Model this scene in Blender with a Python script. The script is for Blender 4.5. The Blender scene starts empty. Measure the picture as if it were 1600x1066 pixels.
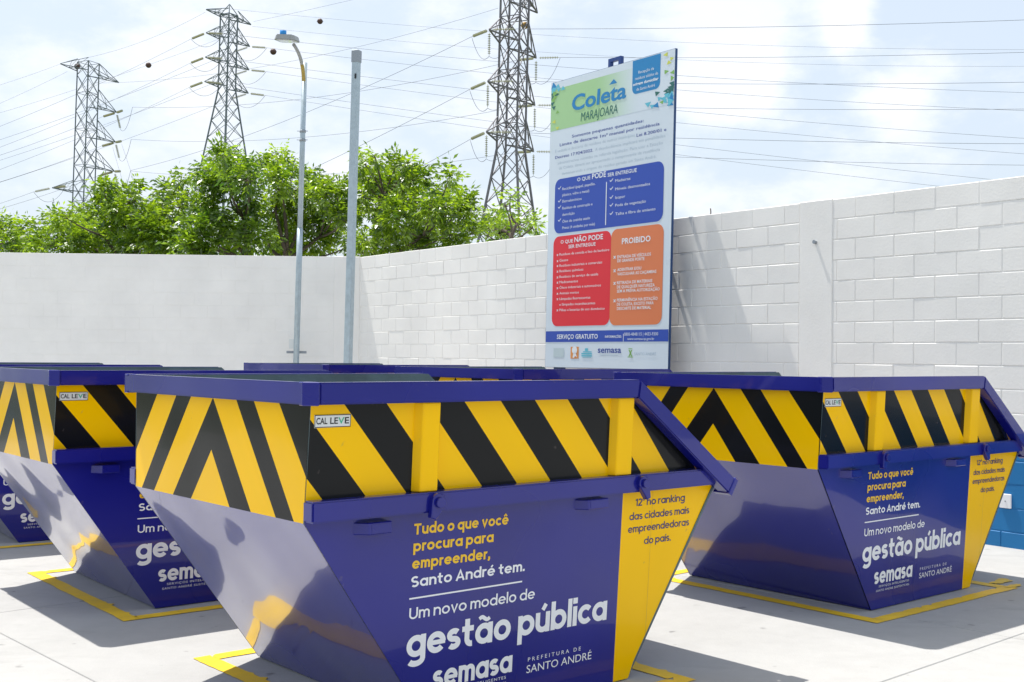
import bpy, bmesh, math, random, os
import numpy as np
from mathutils import Vector, Matrix
R_ = math.radians
random.seed(7); RNG = np.random.default_rng(7)
scene = bpy.context.scene
COL = scene.collection
# ------------------------------------------------------------------ camera
F_PX, PITCH, ROLL, EYE = 1832.47, 0.0123, 0.0093, 1.62
cd = bpy.data.cameras.new('camera'); cam = bpy.data.objects.new('camera', cd); COL.objects.link(cam)
cd.sensor_width = 36; cd.lens = 36*F_PX/1600; cd.clip_start = .05; cd.clip_end = 3000
_r, _u, _f = Vector((1,0,0)), Vector((0,-math.sin(PITCH),math.cos(PITCH))), Vector((0,math.cos(PITCH),math.sin(PITCH)))
_cr, _sr = math.cos(ROLL), math.sin(ROLL)
_R = _r*_cr + _u*_sr; _U = _u*_cr - _r*_sr
m = Matrix((_R, _U, -_f)).transposed().to_4x4(); m.translation = (0,0,EYE)
cam.matrix_world = m; scene.camera = cam
# ------------------------------------------------------------------ sun, sky, exposure
SUN_AZ, SUN_EL = R_(-42.5), R_(66.7)
sd = Vector((math.cos(SUN_AZ)*math.cos(SUN_EL), math.sin(SUN_AZ)*math.cos(SUN_EL), -math.sin(SUN_EL)))
ld = bpy.data.lights.new('sun', 'SUN'); ld.energy = 3.9; ld.angle = R_(.6); ld.color = (1,.965,.90)
sun = bpy.data.objects.new('sun', ld); COL.objects.link(sun); sun.rotation_euler = sd.to_track_quat('-Z','Y').to_euler(); sun.location = (0,0,30)
scene.view_settings.view_transform = 'Standard'; scene.view_settings.look = 'None'
scene.view_settings.exposure = .68; scene.view_settings.gamma = 1; scene.view_settings.use_curve_mapping = False
W = bpy.data.worlds.new('World'); scene.world = W; W.use_nodes = True
nt = W.node_tree; nt.nodes.clear(); N = nt.nodes.new; L = nt.links.new
def dirpx(px, py):
    a, b = px-800, py-533
    u = a*_cr + b*_sr; v = -a*_sr + b*_cr
    return _r*(u/F_PX) + _f - _u*(v/F_PX)
def at(px, py, Y):
    d = dirpx(px, py); return Vector((0,0,EYE)) + d*(Y/d.y)
def mathn(op, a=None, b=None, c=None, clamp=False):
    n = N('ShaderNodeMath'); n.operation = op; n.use_clamp = clamp
    for i, v in enumerate((a,b,c)):
        if v is None: continue
        if isinstance(v, (int,float)): n.inputs[i].default_value = v
        else: L(v, n.inputs[i])
    return n.outputs[0]
out = N('ShaderNodeOutputWorld'); bg = N('ShaderNodeBackground'); bg.inputs['Strength'].default_value = .1
sky = N('ShaderNodeTexSky'); sky.sky_type = 'NISHITA'; sky.sun_disc = False; sky.sun_elevation = SUN_EL
sky.sun_rotation = math.atan2(-sd.x, -sd.y); sky.dust_density = 3.0; sky.air_density = 1.2
tc = N('ShaderNodeTexCoord'); sep = N('ShaderNodeSeparateXYZ'); L(tc.outputs['Generated'], sep.inputs[0])
mp = N('ShaderNodeMapping'); mp.inputs['Scale'].default_value = (1,1,2.0); mp.inputs['Location'].default_value = (.31,.12,.05); L(tc.outputs['Generated'], mp.inputs[0])
def noise(scale, detail, rough, dist=0, src=None):
    n = N('ShaderNodeTexNoise'); n.inputs['Scale'].default_value = scale; n.inputs['Detail'].default_value = detail
    n.inputs['Roughness'].default_value = rough; n.inputs['Distortion'].default_value = dist; L(src or mp.outputs[0], n.inputs['Vector']); return n.outputs['Fac']
n1 = noise(4.2, 8, .6, .1); n2 = noise(13, 7, .62)
blobs = None      # the cumulus heads that stand over the right-hand wall, and the low bank on the left
for (px, py, rx, rz, w_) in ((1150,70,.045,.045,.30),(1120,140,.050,.03,.22),(1325,40,.020,.03,.30),(1425,140,.035,.035,.26),(1200,290,.14,.03,.13),(30,130,  .05,.04,.10),(620,300,.12,.035,.12),(260,260,.16,.04,.07)):
    d = dirpx(px, py).normalized()
    dx = mathn('DIVIDE', mathn('SUBTRACT', sep.outputs[0], d.x), rx); dz = mathn('DIVIDE', mathn('SUBTRACT', sep.outputs[2], d.z), rz)
    front = mathn('GREATER_THAN', sep.outputs[1], 0)
    r2 = mathn('ADD', mathn('MULTIPLY', dx, dx), mathn('MULTIPLY', dz, dz))
    g = mathn('MULTIPLY', mathn('MULTIPLY', mathn('EXPONENT', mathn('MULTIPLY', r2, -1.0)), w_), front)
    blobs = g if blobs is None else mathn('ADD', blobs, g)
den = mathn('ADD', mathn('ADD', mathn('MULTIPLY', n1, .75), mathn('MULTIPLY', n2, .30)), blobs)
ramp = N('ShaderNodeMapRange'); ramp.interpolation_type = 'SMOOTHSTEP'; ramp.inputs[1].default_value = .52; ramp.inputs[2].default_value = .70; L(den, ramp.inputs[0])
mx1 = N('ShaderNodeMix'); mx1.data_type = 'RGBA'; mx1.inputs[0].default_value = .72; L(sky.outputs[0], mx1.inputs[6]); mx1.inputs[7].default_value = (5.3,5.95,6.8,1)
shade = N('ShaderNodeMix'); shade.data_type = 'RGBA'; L(mathn('MULTIPLY', noise(6,4,.5), 1.0), shade.inputs[0]); shade.inputs[6].default_value = (5.4,5.9,6.75,1); shade.inputs[7].default_value = (7.5,7.5,7.55,1)
mx2 = N('ShaderNodeMix'); mx2.data_type = 'RGBA'; L(mathn('MULTIPLY', ramp.outputs[0], .85), mx2.inputs[0]); L(mx1.outputs[2], mx2.inputs[6]); L(shade.outputs[2], mx2.inputs[7])
L(mx2.outputs[2], bg.inputs['Color']); L(bg.outputs[0], out.inputs['Surface'])
# ------------------------------------------------------------------ helpers
def tag(o, label=None, cat=None, group=None, kind=None):
    if label: o['label'] = label
    if cat: o['category'] = cat
    if group: o['group'] = group
    if kind: o['kind'] = kind
    return o
def empty(name, loc=(0,0,0), rz=0, parent=None):
    o = bpy.data.objects.new(name, None); COL.objects.link(o); o.location = loc; o.rotation_euler = (0,0,rz); o.empty_display_size = .2
    if parent: o.parent = parent
    return o
def link(name, me, parent=None):
    o = bpy.data.objects.new(name, me); COL.objects.link(o)
    if parent: o.parent = parent
    return o
class MB:
    """collects shapes, builds ONE mesh object"""
    def __init__(s): s.v=[]; s.f=[]; s.m=[]; s.sm=[]; s.marks=[]
    def mark(s): s.marks.append((len(s.v),len(s.f)))
    def poly(s, pts, mi=0, smooth=False):
        b=len(s.v); s.v += [tuple(p) for p in pts]; s.f.append(tuple(range(b,b+len(pts)))); s.m.append(mi); s.sm.append(smooth)
    def prism(s, a, b, mi=0, mside=None):
        """two matching outlines a, b (lists of 3d points), closed solid"""
        n=len(a); k=len(s.v); s.v += [tuple(p) for p in a]+[tuple(p) for p in b]
        s.f.append(tuple(range(k+n-1,k-1,-1))); s.m.append(mi); s.sm.append(False)
        s.f.append(tuple(range(k+n,k+2*n))); s.m.append(mi); s.sm.append(False)
        for i in range(n):
            j=(i+1)%n; s.f.append((k+i,k+j,k+n+j,k+n+i)); s.m.append(mi if mside is None else mside); s.sm.append(False)
    def box(s, x0,y0,z0,x1,y1,z1, mi=0):
        s.prism([(x0,y0,z0),(x1,y0,z0),(x1,y1,z0),(x0,y1,z0)], [(x0,y0,z1),(x1,y0,z1),(x1,y1,z1),(x0,y1,z1)], mi)
    def tube(s, pts, rad, n=6, mi=0, smooth=True, cap=True):
        pts=[Vector(p) for p in pts]; rr = rad if isinstance(rad,(list,tuple)) else [rad]*len(pts); k=len(s.v); ref=None
        for i,p in enumerate(pts):
            t=(pts[min(i+1,len(pts)-1)]-pts[max(i-1,0)]).normalized()
            if ref is None: ref = t.orthogonal().normalized()
            ref=(ref-t*ref.dot(t)); ref = ref.normalized() if ref.length>1e-6 else t.orthogonal().normalized()
            b=t.cross(ref)
            for j in range(n):
                a=2*math.pi*j/n; s.v.append(tuple(p+(ref*math.cos(a)+b*math.sin(a))*rr[i]))
        for i in range(len(pts)-1):
            for j in range(n):
                s.f.append((k+i*n+j,k+i*n+(j+1)%n,k+(i+1)*n+(j+1)%n,k+(i+1)*n+j)); s.m.append(mi); s.sm.append(smooth)
        if cap:
            s.f.append(tuple(range(k+n-1,k-1,-1))); s.m.append(mi); s.sm.append(False)
            e=k+(len(pts)-1)*n; s.f.append(tuple(range(e,e+n))); s.m.append(mi); s.sm.append(False)
    def bar(s, a, b, w, mi=0): s.tube([a,b], w*.7071, 4, mi, False)
    def mesh(s, name, mats, bevel=0, seg=1):
        me=bpy.data.meshes.new(name); me.from_pydata(s.v,[],s.f); me.update()
        for q in mats: me.materials.append(q)
        me.polygons.foreach_set('material_index', s.m); me.polygons.foreach_set('use_smooth', s.sm)
        if bevel:
            bm=bmesh.new(); bm.from_mesh(me); bmesh.ops.remove_doubles(bm, verts=bm.verts, dist=1e-5); bmesh.ops.recalc_face_normals(bm, faces=bm.faces)
            ed=[e for e in bm.edges if len(e.link_faces)==2 and e.calc_face_angle(0)>.35]
            bmesh.ops.bevel(bm, geom=ed, offset=bevel, segments=seg, affect='EDGES', clamp_overlap=True); bm.to_mesh(me); bm.free()
        return me
    def build(s, name, mats, parent=None, bevel=0, seg=1):
        if not isinstance(mats,(list,tuple)): mats=[mats]
        if s.marks:          # one object per inscription or printed piece
            mk=sorted(set([(0,0)]+s.marks+[(len(s.v),len(s.f))])); last=None
            for (v0,f0),(v1,f1) in zip(mk[:-1],mk[1:]):
                if f1==f0: continue
                q=MB(); q.v=s.v[v0:v1]; q.f=[tuple(i-v0 for i in f) for f in s.f[f0:f1]]; q.m=s.m[f0:f1]; q.sm=s.sm[f0:f1]; last=q.build(name,mats,parent,bevel,seg)
            return last
        return link(name, s.mesh(name, mats, bevel, seg), parent)
# ------------------------------------------------------------------ materials
def mat(name, col, rough=.5, vd=6, metal=0, coat=0, coat_rough=.05, bump=None, var=None, spec=.5, ior=1.5, chips=False):
    """bump=(scale, distance, detail)   var=(scale, amount)"""
    ma=bpy.data.materials.new(name); ma.use_nodes=True; t=ma.node_tree; b=t.nodes['Principled BSDF']
    b.inputs['Base Color'].default_value=(*col,1); b.inputs['Roughness'].default_value=rough; b.inputs['Metallic'].default_value=metal
    b.inputs['Coat Weight'].default_value=coat; b.inputs['Coat Roughness'].default_value=coat_rough; b.inputs['IOR'].default_value=ior
    b.inputs['Specular IOR Level'].default_value=spec
    tcn=t.nodes.new('ShaderNodeTexCoord')
    if var:
        nn=t.nodes.new('ShaderNodeTexNoise'); nn.inputs['Scale'].default_value=var[0]; nn.inputs['Detail'].default_value=vd; nn.inputs['Roughness'].default_value=.65; t.links.new(tcn.outputs['Object'], nn.inputs['Vector'])
        mr=t.nodes.new('ShaderNodeMapRange'); mr.inputs[1].default_value=.3; mr.inputs[2].default_value=.7; mr.inputs[3].default_value=1-var[1]; mr.inputs[4].default_value=1+var[1]; t.links.new(nn.outputs['Fac'], mr.inputs[0])
        mm=t.nodes.new('ShaderNodeMix'); mm.data_type='RGBA'; mm.blend_type='MULTIPLY'; mm.inputs[0].default_value=1; mm.inputs[6].default_value=(*col,1); t.links.new(mr.outputs[0], mm.inputs[7]); t.links.new(mm.outputs[2], b.inputs['Base Color'])
        mr2=t.nodes.new('ShaderNodeMapRange'); mr2.inputs[1].default_value=.3; mr2.inputs[2].default_value=.7; mr2.inputs[3].default_value=max(.02,rough-.08); mr2.inputs[4].default_value=rough+.08; t.links.new(nn.outputs['Fac'], mr2.inputs[0]); t.links.new(mr2.outputs[0], b.inputs['Roughness'])
    if chips:
        src=b.inputs['Base Color'].links[0].from_socket
        cn=t.nodes.new('ShaderNodeTexNoise'); cn.inputs['Scale'].default_value=9; cn.inputs['Detail'].default_value=3; cn.inputs['Roughness'].default_value=.7; t.links.new(tcn.outputs['Object'],cn.inputs['Vector'])
        cm=t.nodes.new('ShaderNodeMapRange'); cm.inputs[1].default_value=.70; cm.inputs[2].default_value=.76; cm.inputs[3].default_value=0; cm.inputs[4].default_value=.35; t.links.new(cn.outputs['Fac'],cm.inputs[0])
        cx=t.nodes.new('ShaderNodeMix'); cx.data_type='RGBA'; t.links.new(cm.outputs[0],cx.inputs[0]); t.links.new(src,cx.inputs[6]); cx.inputs[7].default_value=(.16,.13,.12,1); t.links.new(cx.outputs[2], b.inputs['Base Color'])
    if bump:
        nb=t.nodes.new('ShaderNodeTexNoise'); nb.inputs['Scale'].default_value=bump[0]; nb.inputs['Detail'].default_value=bump[2]; t.links.new(tcn.outputs['Object'], nb.inputs['Vector'])
        bu=t.nodes.new('ShaderNodeBump'); bu.inputs['Distance'].default_value=bump[1]; bu.inputs['Strength'].default_value=1; t.links.new(nb.outputs['Fac'], bu.inputs['Height']); t.links.new(bu.outputs[0], b.inputs['Normal'])
        if coat: t.links.new(bu.outputs[0], b.inputs['Coat Normal'])
    return ma
def paint(name, col, var=.06, coat=.55, spec=.3, rough=.3, wav=.016):   # glossy enamel on sheet steel, slightly wavy, light dust
    return mat(name, col, rough=rough, coat=coat, coat_rough=.035, bump=(1.9,wav,.3), var=(1.3,var), vd=1.5, spec=spec, ior=1.5, chips=True)
M_BLUE = paint('navy_enamel', (.007,.009,.205), .12); M_BLUE_END = paint('navy_enamel_end', (.010,.012,.21), .12, coat=1.0, spec=.6, rough=.22, wav=.030); M_YEL = paint('yellow_enamel', (.98,.555,.0), coat=.06, spec=.14, rough=.18); M_BLK = paint('black_enamel', (.008,.009,.010), .15, coat=.08, spec=.14, rough=.2)
M_INNER = mat('green_grey_primer', (.09,.135,.145), rough=.55, var=(5,.25), bump=(6,.004,3))
M_WHITE_PR = mat('white_vinyl', (.86,.86,.87), rough=.5); M_YEL_PR = mat('yellow_vinyl', (.88,.53,.01), rough=.35); M_NAVY_PR = mat('navy_vinyl', (.02,.018,.13), rough=.35)
M_STK = mat('sticker_white', (.72,.74,.72), rough=.3); M_BLKPR = mat('black_print', (.01,.01,.012), rough=.4); M_GRNPR = mat('green_print', (.05,.45,.25), rough=.4)
M_GALV = mat('galvanised_steel', (.42,.50,.54), rough=.45, metal=.35, var=(14,.12)); M_GALVD = mat('dull_galvanised', (.30,.33,.36), rough=.5, metal=.3)
M_LATT = mat('pylon_steel', (.17,.20,.21), rough=.6, metal=.3); M_LATTR = mat('pylon_steel_rusty', (.20,.19,.205), rough=.65, metal=.2)
M_WIRE = mat('aluminium_cable', (.16,.17,.19), rough=.6, metal=.2); M_INS = mat('porcelain_insulator', (.50,.49,.33), rough=.3); M_BALL = mat('rust_red_marker', (.10,.05,.04), rough=.6)
M_BALLO = mat('ochre_marker', (.45,.26,.04), rough=.6)
M_BARK = mat('bark', (.10,.078,.058), rough=.9, var=(9,.4), bump=(20,.02,5))
# painted block wall: white above, blue plinth below, hand-rolled edge
def wall_mat():
    ma=bpy.data.materials.new('painted_block'); ma.use_nodes=True; t=ma.node_tree; b=t.nodes['Principled BSDF']; b.inputs['Roughness'].default_value=.62
    g=t.nodes.new('ShaderNodeNewGeometry'); sp=t.nodes.new('ShaderNodeSeparateXYZ'); t.links.new(g.outputs['Position'], sp.inputs[0])
    n=t.nodes.new('ShaderNodeTexNoise'); n.inputs['Scale'].default_value=1.7; n.inputs['Detail'].default_value=7; n.inputs['Roughness'].default_value=.6; t.links.new(g.outputs['Position'], n.inputs['Vector'])
    def mr(a,b_,c,d,src):
        q=t.nodes.new('ShaderNodeMapRange'); q.inputs[1].default_value=a; q.inputs[2].default_value=b_; q.inputs[3].default_value=c; q.inputs[4].default_value=d; t.links.new(src,q.inputs[0]); return q.outputs[0]
    v=mr(.28,.72,.93,1.03,n.outputs['Fac'])
    gt=t.nodes.new('ShaderNodeMath'); gt.operation='GREATER_THAN'; gt.inputs[1].default_value=1.0; t.links.new(sp.outputs[2], gt.inputs[0])
    mx=t.nodes.new('ShaderNodeMix'); mx.data_type='RGBA'; t.links.new(gt.outputs[0], mx.inputs[0]); mx.inputs[6].default_value=(.008,.17,.42,1); mx.inputs[7].default_value=(.89,.865,.82,1)
    mm=t.nodes.new('ShaderNodeMix'); mm.data_type='RGBA'; mm.blend_type='MULTIPLY'; mm.inputs[0].default_value=1; t.links.new(mx.outputs[2],mm.inputs[6]); t.links.new(v,mm.inputs[7]); t.links.new(mm.outputs[2], b.inputs['Base Color'])
    nb=t.nodes.new('ShaderNodeTexNoise'); nb.inputs['Scale'].default_value=45; nb.inputs['Detail'].default_value=5; t.links.new(g.outputs['Position'], nb.inputs['Vector'])
    bu=t.nodes.new('ShaderNodeBump'); bu.inputs['Distance'].default_value=.0012; t.links.new(nb.outputs['Fac'], bu.inputs['Height']); t.links.new(bu.outputs[0], b.inputs['Normal'])
    return ma
M_WALL = wall_mat()
def concrete_mat():
    ma=bpy.data.materials.new('yard_concrete'); ma.use_nodes=True; t=ma.node_tree; b=t.nodes['Principled BSDF']
    g=t.nodes.new('ShaderNodeNewGeometry'); P=g.outputs['Position']
    def nz(scale, det, rough=.6, vec=None, dist=0):
        n=t.nodes.new('ShaderNodeTexNoise'); n.inputs['Scale'].default_value=scale; n.inputs['Detail'].default_value=det; n.inputs['Roughness'].default_value=rough; n.inputs['Distortion'].default_value=dist; t.links.new(vec or P, n.inputs['Vector']); return n.outputs['Fac']
    def mr(a,b_,c,d,src):
        q=t.nodes.new('ShaderNodeMapRange'); q.inputs[1].default_value=a; q.inputs[2].default_value=b_; q.inputs[3].default_value=c; q.inputs[4].default_value=d; t.links.new(src,q.inputs[0]); return q.outputs[0]
    def mul(a,b_):
        q=t.nodes.new('ShaderNodeMath'); q.operation='MULTIPLY'; t.links.new(a,q.inputs[0]); t.links.new(b_,q.inputs[1]); return q.outputs[0]
    # float-trowel sweeps and tyre scuffs stretched along the lane
    mp=t.nodes.new('ShaderNodeMapping'); mp.inputs['Rotation'].default_value=(0,0,-.25); mp.inputs['Scale'].default_value=(1.1,4,1); t.links.new(P,mp.inputs[0])
    v=mul(mul(mr(.3,.7,.90,1.05,nz(.7,8)), mr(.3,.75,.94,1.05,nz(6,9,.7))), mr(.25,.8,.97,1.02,nz(90,3)))
    scuff=mr(.55,.70,1.0,.80,nz(1.0,6,.7,mp.outputs[0],.4)); mask=mr(.50,.60,0,1,nz(.45,2))
    one=t.nodes.new('ShaderNodeMix'); one.data_type='FLOAT'; t.links.new(mask,one.inputs[0]); one.inputs[2].default_value=1; t.links.new(scuff,one.inputs[3])
    v=mul(v,one.outputs[0])
    spots=mr(.70,.78,1.0,.55,nz(7,2,.5)); v=mul(v,spots)
    mm=t.nodes.new('ShaderNodeMix'); mm.data_type='RGBA'; mm.blend_type='MULTIPLY'; mm.inputs[0].default_value=1; mm.inputs[6].default_value=(.41,.405,.392,1); t.links.new(v,mm.inputs[7]); t.links.new(mm.outputs[2], b.inputs['Base Color'])
    b.inputs['Roughness'].default_value=.75; b.inputs['Specular IOR Level'].default_value=.3
    bu=t.nodes.new('ShaderNodeBump'); bu.inputs['Distance'].default_value=.002; t.links.new(nz(60,6,.7), bu.inputs['Height']); t.links.new(bu.outputs[0], b.inputs['Normal'])
    return ma
M_CONC = concrete_mat(); M_JOINT = mat('joint_filler', (.30,.29,.27), rough=.9); M_EARTH = mat('earth_and_grass', (.09,.11,.05), rough=1, var=(.6,.4))
M_LINE = mat('yellow_floor_paint', (.86,.55,.02), rough=.5, var=(9,.10), bump=(60,.001,4))
M_LED = mat('lamp_housing', (.33,.34,.33), rough=.45); M_GLASS = mat('lamp_glass', (.55,.56,.55), rough=.15, coat=1); M_CYAN = mat('photocell_blue', (.01,.25,.65), rough=.35)
M_YARM = mat('aged_yellow_paint', (.42,.30,.06), rough=.5)
def leaf_mat(name, c1, c2):
    ma=bpy.data.materials.new(name); ma.use_nodes=True; t=ma.node_tree; t.nodes.clear()
    o=t.nodes.new('ShaderNodeOutputMaterial'); d=t.nodes.new('ShaderNodeBsdfDiffuse'); tr=t.nodes.new('ShaderNodeBsdfTranslucent'); gl=t.nodes.new('ShaderNodeBsdfGlossy'); gl.inputs['Roughness'].default_value=.35; gl.inputs['Color'].default_value=(.8,.8,.8,1)
    at_=t.nodes.new('ShaderNodeAttribute'); at_.attribute_name='tint'
    mx=t.nodes.new('ShaderNodeMix'); mx.data_type='RGBA'; t.links.new(at_.outputs['Fac'], mx.inputs[0]); mx.inputs[6].default_value=(*c1,1); mx.inputs[7].default_value=(*c2,1)
    t.links.new(mx.outputs[2], d.inputs['Color'])
    m2=t.nodes.new('ShaderNodeMix'); m2.data_type='RGBA'; m2.blend_type='MULTIPLY'; m2.inputs[0].default_value=1; t.links.new(mx.outputs[2], m2.inputs[6]); m2.inputs[7].default_value=(2.3,2.1,.8,1); t.links.new(m2.outputs[2], tr.inputs['Color'])
    a=t.nodes.new('ShaderNodeMixShader'); a.inputs[0].default_value=.5; t.links.new(d.outputs[0],a.inputs[1]); t.links.new(tr.outputs[0],a.inputs[2])
    b=t.nodes.new('ShaderNodeMixShader'); b.inputs[0].default_value=.06; t.links.new(a.outputs[0],b.inputs[1]); t.links.new(gl.outputs[0],b.inputs[2]); t.links.new(b.outputs[0],o.inputs['Surface'])
    return ma
M_LEAF = leaf_mat('leaf_green', (.035,.09,.008), (.24,.37,.022))
M_LEAF2 = leaf_mat('leaf_deep_green', (.03,.085,.008), (.19,.31,.02))
# ------------------------------------------------------------------ lettering
FONT=None        # Blender's own built-in face
_tc={}
def glyphs(s, bold=0, space=1.0, res=3):
    """outline of a string as (verts Nx2, faces); x runs 0..1, cap height = 1"""
    k=(s,bold,space,res)
    if k in _tc: return _tc[k]
    def one(t):
        c=bpy.data.curves.new('t','FONT'); c.body=t; c.resolution_u=res; c.offset=bold; c.space_character=space
        if FONT: c.font=FONT
        o=bpy.data.objects.new('t',c); COL.objects.link(o); bpy.context.view_layer.update()
        me=o.evaluated_get(bpy.context.evaluated_depsgraph_get()).to_mesh()
        v=np.array([q.co[:2] for q in me.vertices]); f=[tuple(p.vertices) for p in me.polygons]
        bpy.data.objects.remove(o); bpy.data.curves.remove(c); return v,f
    h,_=one('H'); v,f=one(s)
    y0,y1=h[:,1].min(),h[:,1].max(); x0,x1=v[:,0].min(),v[:,0].max()
    v=np.stack([(v[:,0]-x0)/(x1-x0),(v[:,1]-y0)/(y1-y0)],1); _tc[k]=(v,f); return v,f
def put_text(mb, s, fn, a0, a1, z, cap, bold=0, shear=0, mi=0, space=1.0, z1=None, res=3):
    """fn(a, z) -> 3d point on the surface"""
    mb.mark(); v,f=glyphs(s,bold,space,res); b=len(mb.v)
    for x,y in v:
        aa=a0+(a1-a0)*x+shear*y*cap; zz=(z if z1 is None else z+(z1-z)*x)+y*cap
        mb.v.append(tuple(fn(aa,zz)))
    for q in f: mb.f.append(tuple(b+i for i in q)); mb.m.append(mi); mb.sm.append(False)
    mb.mark()

# a geometric stroke alphabet for the big words on the skips (round bowls, single-storey a)
def arc(cx,cy,rx,ry,a0,a1,n=None):
    n=n or max(6,int(abs(a1-a0)/11)); return [(cx+rx*math.cos(R_(a0+(a1-a0)*i/n)),cy+ry*math.sin(R_(a0+(a1-a0)*i/n))) for i in range(n+1)]
def stroke_glyph(c, w):
    """strokes as (points, closed, width) in units where a capital is 1 high; returns strokes, advance"""
    h=w/2; xh=.74; bw=.74; nw=.66; up=1.06; de=-.30
    O=(arc(bw/2,xh/2,bw/2-h,xh/2-h,0,360,28)[:-1],True,w)
    acc={'é':('e','a'),'ê':('e','c'),'ã':('a','t'),'ú':('u','a'),'í':('ı','a'),'É':('E','a')}
    if c in acc:
        b,k=acc[c]; st,ad=stroke_glyph(b,w); y=(1.0 if b.isupper() else xh)+.08; m=ad/2; t=w*.85
        if k=='a': st=st+[([(m-.02,y),(m+.12,y+.21)],False,t)]
        if k=='c': st=st+[([(m-.17,y),(m,y+.17),(m+.17,y)],False,t*.85)]
        if k=='t': st=st+[([(m-.22+.44*i/12,y+.08+.055*math.sin(2*math.pi*i/12)) for i in range(13)],False,t*.8)]
        return st,ad
    if c=='o': return [O],bw
    if c=='a': return [O,([(bw-h,0),(bw-h,xh)],False,w)],bw
    if c=='d': return [O,([(bw-h,0),(bw-h,up)],False,w)],bw
    if c=='b': return [O,([(h,0),(h,up)],False,w)],bw
    if c=='p': return [O,([(h,de),(h,xh)],False,w)],bw
    if c=='q': return [O,([(bw-h,de),(bw-h,xh)],False,w)],bw
    if c=='g': return [O,([(bw-h,xh),(bw-h,-.04)]+arc(bw/2,-.06,bw/2-h,.27-h,-5,-150),False,w)],bw
    if c=='c': return [(arc(bw/2,xh/2,bw/2-h,xh/2-h,42,318),False,w)],bw*.88
    if c=='e': return [(arc(bw/2,xh/2,bw/2-h,xh/2-h,0,322),False,w),([(h*1.3,xh/2),(bw-h*.2,xh/2)],False,w*.8)],bw
    if c=='n': return [([(h,0),(h,xh)],False,w),(arc(nw/2,xh-nw/2*.95,nw/2-h,nw/2*.95-h,180,0)+[(nw-h,0)],False,w)],nw
    if c=='m': a=.56; return [([(h,0),(h,xh)],False,w),(arc(a/2,xh-a/2,a/2-h,a/2-h,180,0)+[(a-h,0)],False,w),([(p[0]+a-w,p[1]) for p in arc(a/2,xh-a/2,a/2-h,a/2-h,180,0)+[(a-h,0)]],False,w)],2*a-w
    if c=='u': return [([(nw-h,0),(nw-h,xh)],False,w),([(h,xh)]+arc(nw/2,nw/2*.95,nw/2-h,nw/2*.95-h,180,360),False,w)],nw
    if c=='r': return [([(h,0),(h,xh)],False,w),(arc(.30,xh-.28,.30-h,.28-h,180,62),False,w)],.42
    if c in 'sS':
        H=xh if c=='s' else 1.0; sw=.56 if c=='s' else .68; ry=(H-w)/4; rx=sw/2-h
        return [(arc(sw/2,H-h-ry,rx,ry,35,270)[:-1]+arc(sw/2,h+ry,rx,ry,90,-145),False,w)],sw
    if c=='t': return [([(.21,.98),(.21,h+.20)]+arc(.40,h+.19,.19,.19,180,280),False,w),([(0,xh-h),(.48,xh-h)],False,w*.95)],.50
    if c=='l': return [([(h,0),(h,up)],False,w)],w
    if c=='ı': return [([(h,0),(h,xh)],False,w)],w
    if c=='i': return [([(h,0),(h,xh)],False,w),([(h,xh+.10),(h,xh+.10+w*1.1)],False,w*1.1)],w
    if c=='k': return [([(h,0),(h,up)],False,w),([(h,xh*.36),(.56-h*.4,xh)],False,w),([(.22,xh*.50),(.60-h*.2,0)],False,w)],.60
    if c=='v': return [([(h*.9,xh),(.33,w*.3),(.66-h*.9,xh)],False,w)],.66
    if c=='T': return [([(0,1-h),(.74,1-h)],False,w),([(.37,0),(.37,1-w)],False,w)],.74
    if c=='U': return [([(h,1)]+arc(.38,.37,.38-h,.37-h,180,360)+[(.76-h,1)],False,w)],.76
    if c=='A': return [([(h*.9,0),(.42,1-w*.35),(.84-h*.9,0)],False,w),([(.22,.30),(.62,.30)],False,w*.85)],.84
    if c=='1': return [([(.28,0),(.28,1)],False,w),([(.02,.78),(.28,1-h)],False,w)],.28+h
    if c=='2': return [(arc(.31,1-.31,.31-h,.31-h,165,-35)+[(.06,h),],False,w),([(.02,h),(.62,h)],False,w)],.62
    if c=='º': return [(arc(.16,.84,.14,.14,0,360,14)[:-1],True,w*.6)],.32
    if c=='.': return [([(h,0),(h,w*1.15)],False,w*1.15)],w
    if c==',': return [([(h,w*1.1),(h*1.1,0),(h*.2,-.16)],False,w)],w
    raise KeyError(c)
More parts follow.
